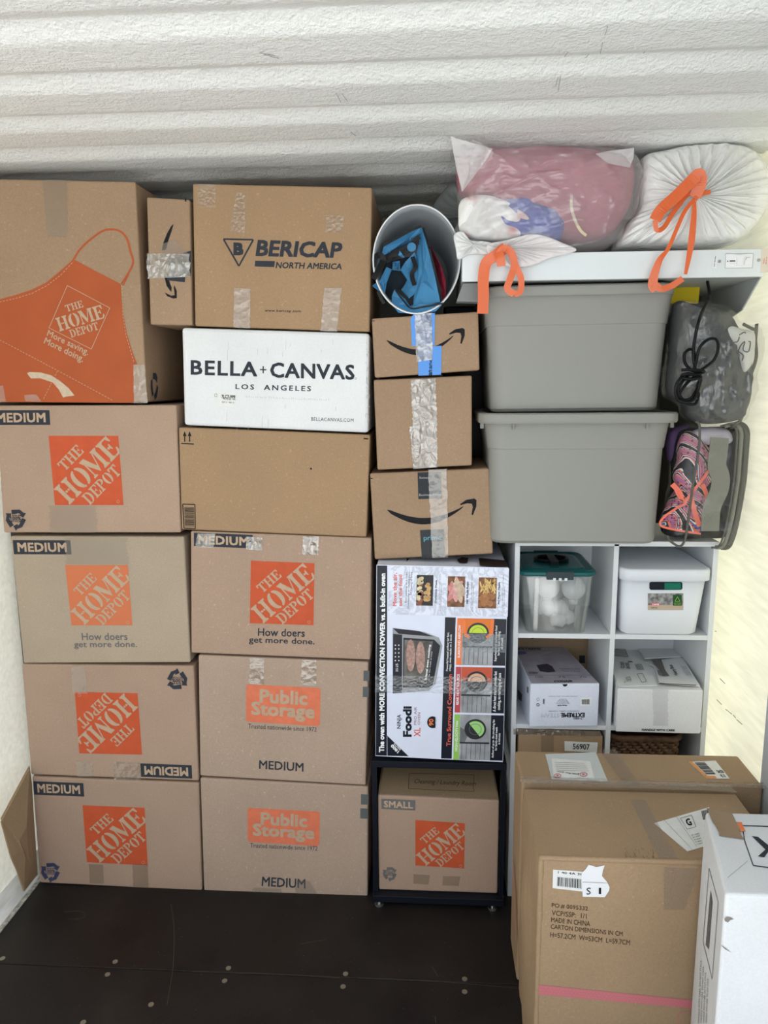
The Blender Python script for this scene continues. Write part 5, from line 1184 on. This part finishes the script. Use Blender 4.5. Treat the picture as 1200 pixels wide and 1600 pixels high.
# black item under the bin, left
# ------------------------------------------------------------------ white hood on the totes
def hood():
    Y = 2.085; x0 = onY(722,420,Y).x; z1 = onY(960,393,Y).z; z0 = onY(960,436,Y).z; x1 = XR-.048; D = .44
    z0 = max(z0, ZHB+.0015)
    print('hood', x0, x1, z0, z1, ZHB)
    t = thing('range_hood', 'white cooker hood with slider switches laid across the grey totes', 'cooker hood', ((x0+x1)/2, Y+D/2, z0))
    # top pan and rim
    m = MB(); m.box((x0,Y,z0),(x1,Y+.012,z1)); m.build('front_panel', HOODW, t, bevel=.002)
    m = MB(); m.box((x0,Y+.0125,z1-.004),(x1,Y+D,z1)); m.build('top_panel', HOODW, t)
    m = MB(); m.box((x0+.004,Y+.0125,z0+.001),(x1-.004,Y+D,z0+.004)); m.build('underside', HOODG, t)
    for a, b in ((x0,x0+.004),(x1-.004,x1)):
        low = z0+.004 if a < .3 else z0-.11
        P = [(Y+.0125,z0),(Y+.0125,z1-.004),(Y+D,z1-.004),(Y+D,low if a > .3 else z0),(Y+.30,low),(Y+.12,(z0+low)/2-.02 if a > .3 else z0)]
        m = MB(); n = len(P); m.add([(a,y,z) for y, z in P]+[(b,y,z) for y, z in P], [tuple(range(n)),tuple(range(2*n-1,n-1,-1))]+[(k,(k+1)%n,n+(k+1)%n,n+k) for k in range(n)]); m.build('side_panel', HOODG, t)
    # left mounting flange, dropping beside the tote
    a = [onY(x, y, Y+.02) for x, y in ((723,441),(762,441),(750,472),(713,471))]; a = [Vector((p.x, Y+.02, min(p.z, z0-.001))) for p in a]
    m = MB(); dv = Vector((0,.05,0)); m.hexa([a[3],a[2],a[2]+dv,a[3]+dv],[a[0],a[1],a[1]+dv,a[0]+dv]); m.build('mounting_flange', plain('flange_grey', (.22,.23,.23), .35), t, bevel=.002)
    f = Face((0,Y,0),(0,-1,0))
    Zh = lambda L: [(1100+x/12, 380+y/12) for x, y in L]
    m = MB(); f.sheet(m, Zh([(400,205),(920,198),(900,465),(390,470)]), .002, .0018); sp = m.build('switch_plate', WHITE, t)
    m = MB(); f.path(m, Zh([(400,205),(920,198),(900,465),(390,470)]), .35, .0022, True); f.poly(m, Zh([(475,326),(580,326),(580,346),(475,348)]), .0024); 
    for x, y in ((437,340),(666,332)): f.poly(m, Zh([(x+12*math.cos(k), y+12*math.sin(k)) for k in range(6)]), .0024)
    m.build('slider_slot', INK, sp)
    m = MB(); f.sheet(m, Zh([(600,230),(720,226),(712,415),(592,418)]), .008, .006); m.build('slider_knob', WHITE, sp)
    m = MB(); f.sheet(m, Zh([(770,250),(860,248),(850,405),(745,408)]), .005, .003); m.build('rocker_switch', WHITE, sp); m = MB(); f.path(m, Zh([(770,320),(782,275),(850,270)]), .5, .0055); m.build('switch_shadow_gap', GINK, sp)
    for x, y in ((288,340),(1023,321)): m = MB(); m.disc(onY(*Zh([(x,y)])[0], Y), (0,-1,0), .0042, .002, 12); m.build('screw', STEEL, t)
    m = MB(); f.sheet(m, Zh([(175,235),(240,232),(228,465),(162,468)]), .0008, .0004); f.text(m, '', Zh([(0,0)]*4)) if 0 else None; l = m.build('rating_label', WHITE, t)
    m = MB(); f.text(m, 'LIGHT  FAN SPEED', Zh([(180,445),(205,240),(222,240),(197,445)]), .0014, bold=.02); m.build('label_lettering', GINK, l)
    m = MB(); f.sheet(m, Zh([(1075,100),(1250,95),(1240,545),(1060,552)]), .0008, .0004); l = m.build('warning_sticker', plain('cream_sticker', (.72,.64,.55), .5), t)
    m = MB(); f.text(m, 'Caution:', Zh([(1100,385),(1115,280),(1135,280),(1122,385)]), .0014, bold=.01); f.text(m, 'Not for use', Zh([(1145,395),(1160,258),(1180,258),(1168,395)]), .0014, bold=.01); f.text(m, 'with solid fuel', Zh([(1195,425),(1205,270),(1222,270),(1215,425)]), .0014); m.build('sticker_lettering', REDP, l)
    # cord
    c = thing('power_cord', 'black power cord hanging from the hood, looped and tied in a bundle', 'cord', onY(1085, 600, 2.02))
    Zc = lambda x, y: (1000+x*.2875, 420+y*.2875)
    yc = 2.015; m = MB(); p0 = onY(*Zc(365,95), 2.16); p0.z = z0+.0005
    m.tube(smo([p0, onY(*Zc(378,140), 2.11), onY(*Zc(372,170),2.07), onY(*Zc(340,230),2.04), onY(*Zc(318,290),yc), onY(*Zc(300,370),yc), onY(*Zc(290,460),yc), onY(*Zc(300,545),yc)], 50), .0042, 10); m.build('hanging_length', BLACK, c, smooth=True)
    def loop(L, dy): m = MB(); m.tube(sm([Vector(onY(*Zc(x, y), yc+dy+.003*math.sin(i*2.1))) for i, (x, y) in enumerate(L)], 60), .0040, 8, True); m.build('cord_loop', BLACK, c, smooth=True)
    loop([(300,560),(310,480),(330,420),(375,382),(415,385),(425,430),(405,490),(360,530)], -.006)
    loop([(290,555),(250,520),(240,470),(262,440),(290,445),(300,500)], .003)
    loop([(300,580),(250,570),(205,615),(192,670),(210,715),(260,725),(300,700),(318,650),(325,600)], -.003)
    loop([(310,580),(270,575),(225,620),(208,670),(235,710),(275,705),(300,670),(330,610)], .006)
    loop([(330,585),(290,590),(240,640),(215,690),(250,730),(300,735),(318,690),(310,640)], .012)
    m = MB(); m.tube(smo([onY(*Zc(x, y), yc+d_) for x, y, d_ in ((225,550,-.01),(270,548,-.014),(330,552,-.014),(350,560,-.005),(300,575,-.014),(240,572,-.014),(228,590,-.006),(280,600,-.014),(335,590,-.01))], 50), .0040, 8); m.build('cord_tie', BLACK, c, smooth=True)
    return x0, x1, z0, z1, Y, D
HX0, HX1, HZ0, HZ1, HY, HD_ = hood()
# yellow sheet behind tote
m = MB(); q = [onY(x, y, 2.30) for x, y in ((1040,442),(1095,442),(1092,474),(1040,474))]
m.hexa([q[3],q[2],q[2]+Vector((0,.02,0)),q[3]+Vector((0,.02,0))],[q[0],q[1],q[1]+Vector((0,.02,0)),q[0]+Vector((0,.02,0))])
o = m.build('yellow_folder', plain('yellow_plastic', (.80,.62,.02), .4), bevel=.004); tag(o, 'bright yellow plastic sheet glimpsed beneath the hood behind the upper tote', 'plastic sheet')

# ------------------------------------------------------------------ soft bags
def inflate(outline, Yc, Df, Db, segs=120, rings=30, disp=None, center=None, pw=.8, zmin=None, smooth_out=True, zmax=ZC-.006):
    O = sm([Vector((x, y, 0)) for x, y in outline], segs) if smooth_out else [Vector((x,y,0)) for x, y in outline]
    segs = len(O); P = [onY(p.x, p.y, Yc) for p in O]
    c = onY(*center, Yc-Df*.9) if center else sum(P, Vector())/segs
    c = Vector((c.x, Yc, c.z)); v = []; f = []
    def vert(k, s_, sign, D):
        p = P[k]; r_ = math.sin(s_*math.pi/2)**.9 if s_ > 0 else 0; dpt = max(0, math.cos(s_*math.pi/2))**pw
        q = c.lerp(p, r_); q = Vector((q.x, Yc - sign*D*dpt, q.z))
        if disp: q = q + disp(k/segs*2*math.pi, s_, q, sign)*(1 if s_ < .999 else .0)
        if zmin is not None: q.z = max(q.z, zmin)
        q.z = min(q.z, zmax)
        return q
    for side, D in ((1, Df), (-1, Db)):
        n0 = len(v); R_ = rings if side == 1 else max(8, rings//3)
        for j in range(R_+1):
            for k in range(segs): v.append(vert(k, j/R_ if j else .004, side, D))
        for j in range(R_):
            for k in range(segs): f.append((n0+j*segs+k, n0+j*segs+(k+1)%segs, n0+(j+1)*segs+(k+1)%segs, n0+(j+1)*segs+k))
        f.append(tuple(n0+k for k in range(segs)))
    m = MB(); m.add(v, f); return m
def crumple(a1, s1, a2=0, s2=40):
    def fn(th, s_, q, sign): return Vector((0, -(noise.noise(q*s1)*a1 + (abs(noise.noise(q*s2)))*a2), noise.noise(q*s1+Vector((7,3,1)))*a1*.3))
    return fn
def pleats(amp, n, cr=.004):
    def fn(th, s_, q, sign):
        w = abs(math.sin(n*th*.5+2.0*noise.noise(Vector((math.cos(th)*2, math.sin(th)*2, s_*1.5)))))+.5*abs(math.sin(n*1.7*th*.5+3*noise.noise(Vector((math.cos(th)*3,math.sin(th)*3,s_)))))
        return Vector((0, (w*amp*math.sin(math.pi*min(1, s_*1.15+.02))*(1.2-s_) - noise.noise(q*16)*cr)*(1 if sign > 0 else -1), 0))
    return fn
HT = HZ1+.001
def soft(name, label, cat, parts, loc):
    t = thing(name, label, cat, loc)
    for nm, mb, mat in parts: mb.build(nm, mat, t, smooth=True, weld=False)
    return t
# contents of the clear bag
pinkm = plain('dusty_pink_fabric', (.42,.13,.165), .8, var=.12, vs=6, bmp=.25, bs=50); bluem = plain('blue_fabric', (.06,.09,.36), .8, var=.2, vs=10)
fl_, nt, b_, o_ = newmat('white_floral_fabric'); vn = tex(nt, 'Voronoi', 16); r_ = ramp(nt, vn.outputs[0], [(.0,(.60,.22,.22)),(.20,(.72,.50,.48)),(.32,(.82,.80,.78)),(.75,(.82,.82,.80)),(1,(.3,.5,.45))]); nt.links.new(r_.outputs[0], b_.inputs[0]); b_.inputs['Roughness'].default_value = .8
ZB = HT+.003
pk = inflate([(716,246),(735,233),(775,236),(850,233),(925,240),(975,252),(988,270),(984,315),(970,345),(945,372),(900,382),(850,376),(800,345),(745,320),(716,300)], 2.185, .105, .11, 140, 40, crumple(.014,9,.008,16), zmin=ZB)
t = pk.build('pink_blanket', pinkm, smooth=True); tag(t, 'dusty pink blanket packed in the clear drawstring bag', 'blanket')
bl = inflate([(770,322),(815,310),(860,325),(880,350),(872,378),(845,386),(805,372),(775,350)], 2.115, .035, .05, 90, 24, crumple(.012,12,.016,22), zmin=ZB)
t = bl.build('blue_cloth', bluem, smooth=True); tag(t, 'blue cloth bundled at the middle of the clear bag', 'cloth')
wf = inflate([(722,312),(760,306),(795,318),(825,345),(832,368),(800,376),(755,374),(722,366),(716,340)], 2.105, .03, .05, 90, 24, crumple(.02,16,.02,24), zmin=ZB)
t = wf.build('floral_cloth', fl_, smooth=True); tag(t, 'white and pale pink patterned cloth at the lower left of the clear bag', 'cloth')
CF = film('clear_bag_film', (.86,.84,.88), .25, .14, 26, .7, stretch=(.35,1,1.5), translucent=.35, dist=.006)
ob = [(706,215),(704,212),(708,214),(722,221),(745,229),(780,230),(850,229),(930,236),(985,248),(998,262),(998,290),(990,335),(975,352),(965,375),(938,392),(880,399),(820,399),(760,396),(722,392),(712,384),(708,366),(716,345),(714,310),(716,280),(711,245)]
def ridge(v): return (1-abs(noise.noise(v))*2.2)
def filmdisp(th, s_, q, sign):
    r1 = ridge(Vector((q.x*3+q.z*2, q.z*13-q.x*5, 2))); r2 = ridge(q*15+Vector((3,1,9))); r3 = ridge(Vector((q.x*9-q.z*30, q.z*9+q.x*6, 5)))
    return Vector((0, -sign*(max(0,r1)**3*.012 + max(0,r2)**4*.009 + max(0,r3)**4*.004) , 0))
cb = thing('clear_trash_bag', 'clear drawstring bag full of pink and blue fabric, lying on the hood', 'bag', (onY(850,395,2.24).x, 2.24, ZB-.001))
inflate(ob, 2.165, .13, .13, 220, 60, filmdisp, zmin=ZB-.0015, smooth_out=True).build('bag_film', CF, cb, smooth=True)
inflate([(760,384),(790,376),(835,366),(880,380),(900,392),(860,404),(830,416),(795,418),(770,405)], HY-.012, .022, .010, 90, 16, pleats(.012, 22), center=(787,388)).build('gathered_neck', film('neck_film', (.93,.88,.88), .8, .2, 25, .6, translucent=.1), cb, smooth=True)
inflate([(709,368),(722,362),(735,376),(760,378),(785,386),(772,398),(735,398),(716,406),(712,390)], HY-.006, .018, .012, 70, 12, pleats(.010, 14)).build('side_gather', film('side_film', (.93,.93,.92), .75, .2, 25, .6, translucent=.1), cb, smooth=True)
OR = film('orange_drawstring', (.88,.17,.03), .93, .3, 20, .3, translucent=.25, dist=.003)
def draw(paths, parent):
    for L, w in paths:
        m = MB(); P = smo([onY(x, y, Y) for x, y, Y in L], 34); m.ribbon(P, w, .0012); m.build('drawstring', OR, parent, smooth=False)
Zb = lambda x, y: (690+x*.2667, 200+y*.2667)
def ZL(L): return [(Zb(x, y)[0], Zb(x, y)[1], HY-.03-d_) for x, y, d_ in L]
draw([(ZL([(375,700,.006),(320,745,.008),(262,790,.004),(245,880,.002),(245,980,.001),(240,1088,0)]), .029), (ZL([(345,800,.012),(340,730,.016),(375,705,.016),(415,740,.010),(425,810,.006),(400,890,.004),(385,940,.002),(425,975,.001)]), .018),
      (ZL([(425,975,.001),(462,955,.002),(465,880,.004),(440,820,.006),(405,740,.008),(380,710,.010)]), .016), (ZL([(330,730,.018),(345,760,.020),(350,810,.016)]), .022)], cb)
m = MB(); fb_ = Face((0,2.095,0),(0,-1,0))
for q, dy in (([(704,212),(712,216),(770,232),(760,250),(722,300),(714,268),(708,236)], 0), ([(930,240),(950,236),(991,231),(990,246),(984,262),(950,255)], .01)):
    P = [onY(x, y, 2.045+dy+.0007*(y-212)) for x, y in q]; m = MB(); m.poly(P); m.build('bag_corner', film('corner_film', (.86,.84,.85), .42, .2, 26, .5, translucent=.4), cb, solid=.0008)
m = MB(); m.ribbon(smo([onY(x, y, 2.052+d_) for x, y, d_ in ((893,306,0),(893,325,-.004),(899,345,-.004),(907,360,.0),(916,368,.008))], 20), .007, .0012); m.build('yellow_cord', plain('pale_yellow_cord', (.62,.55,.38), .6), cb)
# white bag
wb = thing('white_trash_bag', 'stuffed white drawstring bag gathered at the centre, right end of the hood', 'bag', (onY(1090,390,2.24).x, 2.24, ZB-.001))
WB = film('white_bag_film', (.93,.93,.92), .97, .22, 22, .6, translucent=.04, dist=.006)
inflate([(1000,250),(1040,238),(1085,226),(1130,226),(1170,240),(1192,270),(1198,305),(1188,335),(1168,362),(1140,384),(1090,391),(1030,391),(985,391),(958,388),(975,355),(992,330),(994,290)], 2.21, .14, .14, 260, 50, pleats(.026, 34, .008), center=(1086,309), zmin=ZB-.0015).build('bag_body', WB, wb, smooth=True)
m = MB(); kp = onY(1087,309,HY-.004); m.ball(kp, .010, 14, 10, (1,1,1)); m.build('knot', OR, wb, smooth=True)
Zw = lambda x, y: (940+x*.21667, 200+y*.21667)
def ZLw(L): return [(Zw(x, y)[0], Zw(x, y)[1], HY-.02-d_) for x, y, d_ in L]
draw([(ZLw([(672,500,.004),(712,400,.020),(700,335,.030),(640,390,.026),(540,490,.022),(430,590,.02),(385,665,.018)]), .030), (ZLw([(385,665,.018),(400,735,.016),(450,715,.012),(510,620,.008),(600,500,.004),(640,470,.002)]), .012),
      (ZLw([(672,510,.006),(600,600,.008),(545,720,.010),(480,870,.012),(415,960,.014),(370,1110,.006),(400,1165,.004)]), [.010+.018*max(0,min(1,(k-18)/12)) for k in range(34)]), (ZLw([(670,530,.006),(665,640,.008),(650,800,.010),(635,900,.010),(605,1055,.012)]), [.008+.008*math.sin(math.pi*k/33) for k in range(34)]),
      (ZLw([(370,1130,.006),(430,1160,.006),(510,1135,.008),(585,1085,.012)]), .016), (ZLw([(672,508,.006),(720,475,.008),(785,460,.008)]), .011)], wb)
# dark clear bag behind
db = thing('grey_clear_bag', 'dull translucent bag slumped behind the waste bin and the pink bag', 'bag', (onY(700,360,2.42).x, 2.42, ZB))
inflate([(676,325),(688,305),(706,288),(735,283),(765,300),(775,340),(765,385),(730,398),(712,372),(695,352),(680,345)], 2.42, .07, .07, 80, 20, pleats(.012,16,.006), center=(735,340), zmin=ZB-.0015).build('bag_body', film('grey_film', (.42,.46,.47), .6, .15, 20, .8), db, smooth=True)

# vinyl bag with patterned clothing, standing on the shelving
def vinyl_bags():
    z0 = ROW[-1]+.0012; Z = lambda x, y: (1000+x*.2875, 420+y*.2875)
    A = lambda L: [Z(x, y) for x, y in L]
    YV = 2.20
    piping = plain('grey_piping', (.11,.11,.095), .6, bmp=.3, bs=300); canvas = plain('grey_canvas', (.22,.22,.185), .8, bmp=.4, bs=400)
    pm, nt, b, o = newmat('striped_pattern_fabric')
    wv = tex(nt, 'Wave', 9.5, bands_direction='DIAGONAL', Distortion=5); r = ramp(nt, wv.outputs[1], [(0,(.02,.02,.03)),(.14,(.75,.75,.72)),(.24,(.75,.16,.12)),(.40,(.05,.12,.40)),(.52,(.78,.78,.75)),(.62,(.03,.03,.03)),(.75,(.80,.24,.20)),(.88,(.45,.15,.30)),(1,(.8,.8,.78))]); r.color_ramp.interpolation = 'CONSTANT'
    vo = tex(nt, 'Voronoi', 95); r2 = ramp(nt, vo.outputs[0], [(.0,(.05,.05,.08)),(.28,(.1,.1,.12)),(.34,(1,1,1))]); mx = nt.nodes.new('ShaderNodeMix'); mx.data_type = 'RGBA'; mx.blend_type = 'MULTIPLY'; mx.inputs[0].default_value = .75
    nt.links.new(r.outputs[0], mx.inputs[6]); nt.links.new(r2.outputs[0], mx.inputs[7]); nt.links.new(mx.outputs[2], b.inputs[0]); b.inputs['Roughness'].default_value = .7
    coral = plain('coral_fabric', (.85,.20,.13), .7)
    # contents
    def item(name, label, cat, L, Y, D, mat, cr=(.008,18), zm=z0+.004): 
        o = inflate(A(L), Y, D, D, 70, 14, crumple(*cr), zmin=zm).build(name, mat, smooth=True); tag(o, label, cat); return o
    item('lilac_cushion', 'pale lilac rounded cushion at the top of the zipped clear bag', 'cushion', [(275,900),(330,865),(420,860),(480,880),(495,935),(430,960),(330,950)], YV-.005, .03, plain('lilac_fabric', (.52,.48,.56), .8))
    item('purple_cloth', 'dark purple cloth between the lower tote and the patterned clothing', 'cloth', [(150,900),(190,860),(260,850),(250,950),(200,1040),(150,1030)], YV+.055, .03, plain('purple_fabric', (.10,.06,.14), .8))
    item('patterned_clothing', 'bright striped clothing with pink and blue bands inside the clear bag', 'clothing', [(235,890),(290,885),(340,930),(395,1010),(400,1110),(345,1200),(360,1300),(330,1400),(300,1435),(220,1430),(130,1400),(112,1370),(150,1280),(200,1200),(180,1130),(205,1040),(210,950)], YV-.01, .045, pm, (.012,18))
    item('black_clothing', 'black clothing filling the right side of the zipped clear bag', 'clothing', [(200,880),(350,860),(500,862),(545,900),(545,1000),(530,1130),(505,1300),(470,1440),(400,1480),(250,1480),(130,1440),(120,1380),(170,1200),(170,1000)], YV+.045, .05, plain('black_fabric', (.012,.012,.015), .7))
    t = thing('coral_strap', 'coral straps crossing the patterned clothing in the clear bag', 'strap', onY(*Z(240,1380), YV-.07))
    for L, w in (([(185,1170),(205,1230),(250,1270),(200,1300),(130,1350),(112,1395),(200,1420),(330,1440)], .006), ([(275,1240),(300,1330),(325,1400)], .014), ([(340,1170),(365,1240),(370,1300)], .012), ([(175,1170),(215,1215),(225,1250)], .014), ([(380,1090),(320,1170),(240,1270)], .008)):
        m = MB(); m.ribbon(smo([onY(*Z(x, y), YV-.066) for x, y in L], 30), w, .002); m.build('strap_band', coral, t)
    # the bag itself
    t = thing('zipped_clear_bag', 'clear vinyl bag with grey zip edge holding patterned clothing, on the shelving', 'bag', onY(*Z(350,1480), YV))
    V = film('clear_vinyl', (.60,.62,.62), .03, .06, 9, .5, stretch=(1.4,1,.4), translucent=.1, dist=.014, gloss=.04)
    ol = A([(240,850),(330,838),(450,845),(530,850),(560,900),(565,1000),(545,1150),(520,1300),(490,1430),(450,1500),(330,1490),(200,1500),(140,1450),(150,1350),(180,1200),(190,1050),(210,920)])
    inflate(ol, YV, .085, .095, 100, 20, filmdisp, zmin=z0, pw=.45).build('vinyl_body', V, t, smooth=True)
    P = smo([onY(*Z(x, y), YV-.03) for x, y in ((490,855),(545,845),(578,880),(582,980),(565,1130),(540,1290),(510,1430),(480,1505),(440,1512))], 40)
    for p in P: p.x = min(p.x, XR-.055+.03)
    for k, (dx, r_) in enumerate(((0,.0085),(-.017,.006),(-.030,.003))):
        m = MB(); m.tube([p+Vector((dx,-.004*k,0)) for p in P], r_, 8); m.build('zip_edge', piping if k != 1 else canvas, t, smooth=True)
    for L, yy in (([(300,830),(322,850),(322,960),(300,1100),(280,1230),(262,1360),(245,1470),(215,1508),(165,1480),(148,1450)], YV-.095),): m = MB(); m.tube(smo([onY(*Z(x, y), yy) for x, y in L], 50), .0035, 8); m.build('front_piping', piping, t, smooth=True)
    P = [onY(*Z(x, y), YV-.088+d_) for x, y, d_ in ((433,918,0),(425,1000,-.004),(418,1070,-.006),(438,1140,-.004),(428,1210,-.004),(390,1300,0),(380,1425,0))]
    m = MB(); m.ribbon(smo(P, 30), [.066,.064,.060,.052,.048,.048,.050,.056]+[.062]*3+[.05]*2+[.046]*3+[.042]*8+[.046]*2+[.052]*2+[.056]*2, .003) if 0 else m.ribbon(smo(P, 30), .050, .003, side=(1,0,0)); hd = m.build('carry_handle', canvas, t)
    m = MB()
    fh = Face((0,YV-.0905,0),(0,-1,0))
    for q in ((395,945,455,1020),(350,1320,405,1395)): fh.path(m, A([(q[0],q[1]),(q[2],q[3])]), .4, .004); fh.path(m, A([(q[2],q[1]),(q[0],q[3])]), .4, .004)
    m.build('stitching', plain('stitch_grey', (.18,.18,.16), .8), hd)
    # comforter bag above
    YC = 2.17; zc = onY(*Z(350,858), YC).z-.01
    t = thing('comforter_bag', 'clear vinyl bag of grey bedding with a white corner, behind the hanging cord', 'bag', onY(*Z(350,840), YC))
    ol = [(180,185),(270,180),(350,190),(450,215),(520,290),(600,310),(632,330),(636,400),(632,480),(600,590),(602,660),(575,740),(545,825),(430,855),(330,850),(250,810),(225,745),(150,700),(140,600),(160,450),(180,300)]
    X = XR-.05
    c1_ = inflate(A([(190,195),(270,192),(350,202),(445,230),(505,300),(560,420),(590,560),(585,640),(560,740),(530,810),(430,840),(320,838),(250,795),(225,735),(160,690),(150,600),(165,450)]), YC, .07, .09, 160, 44, lambda th, s_, q, sign: Vector((0, -sign*(max(0, ridge(q*8))**3*.016 + max(0, ridge(q*19+Vector((4,4,4))))**3*.007) - noise.noise(q*9)*.02, 0))); c1_.build('grey_bedding', plain('charcoal_bedding', (.060,.063,.066), .6, var=.2, vs=6), t, smooth=True)
    c2_ = inflate(A([(420,290),(480,300),(560,330),(615,340),(618,420),(600,520),(560,560),(530,500),(500,420),(440,350)]), YC-.045, .025, .04, 60, 12, crumple(.01,14)); c2_.build('white_corner', plain('white_bedding', (.62,.62,.60), .7), t, smooth=True)
    inflate(A(ol), YC, .095, .10, 120, 26, filmdisp, pw=.6).build('vinyl_body', film('smoky_vinyl', (.45,.47,.48), .04, .07, 13, .6, stretch=(1,1,.45), translucent=.1, dist=.018, gloss=.10), t, smooth=True)
    m = MB(); m.tube(smo([onY(*Z(x, y), YC-.02) for x, y in ((560,300),(625,330),(634,300),(628,390),(632,480),(600,580),(575,600),(598,640),(588,720),(560,790),(540,830),(500,858))], 60), .0045, 8); m.build('edge_piping', piping, t, smooth=True)
    m = MB()
    for L in ([(450,400),(475,395),(470,420),(495,430),(485,460),(505,465)], [(530,460),(545,420),(570,395),(560,440),(590,450),(600,400),(590,395)], [(540,360),(565,345),(575,350)], [(500,400),(530,395),(540,370)], [(535,450),(560,470),(555,500)]):
        m.tube(smo([onY(*Z(x, y), YC-.082) for x, y in L], 20), .0016, 6)
    m.build('script_print', plain('script_charcoal', (.05,.05,.05), .6), t)
vinyl_bags()
print('objects', len(bpy.data.objects), 'tris', sum(len(o.data.polygons) for o in bpy.data.objects if o.type == 'MESH'))
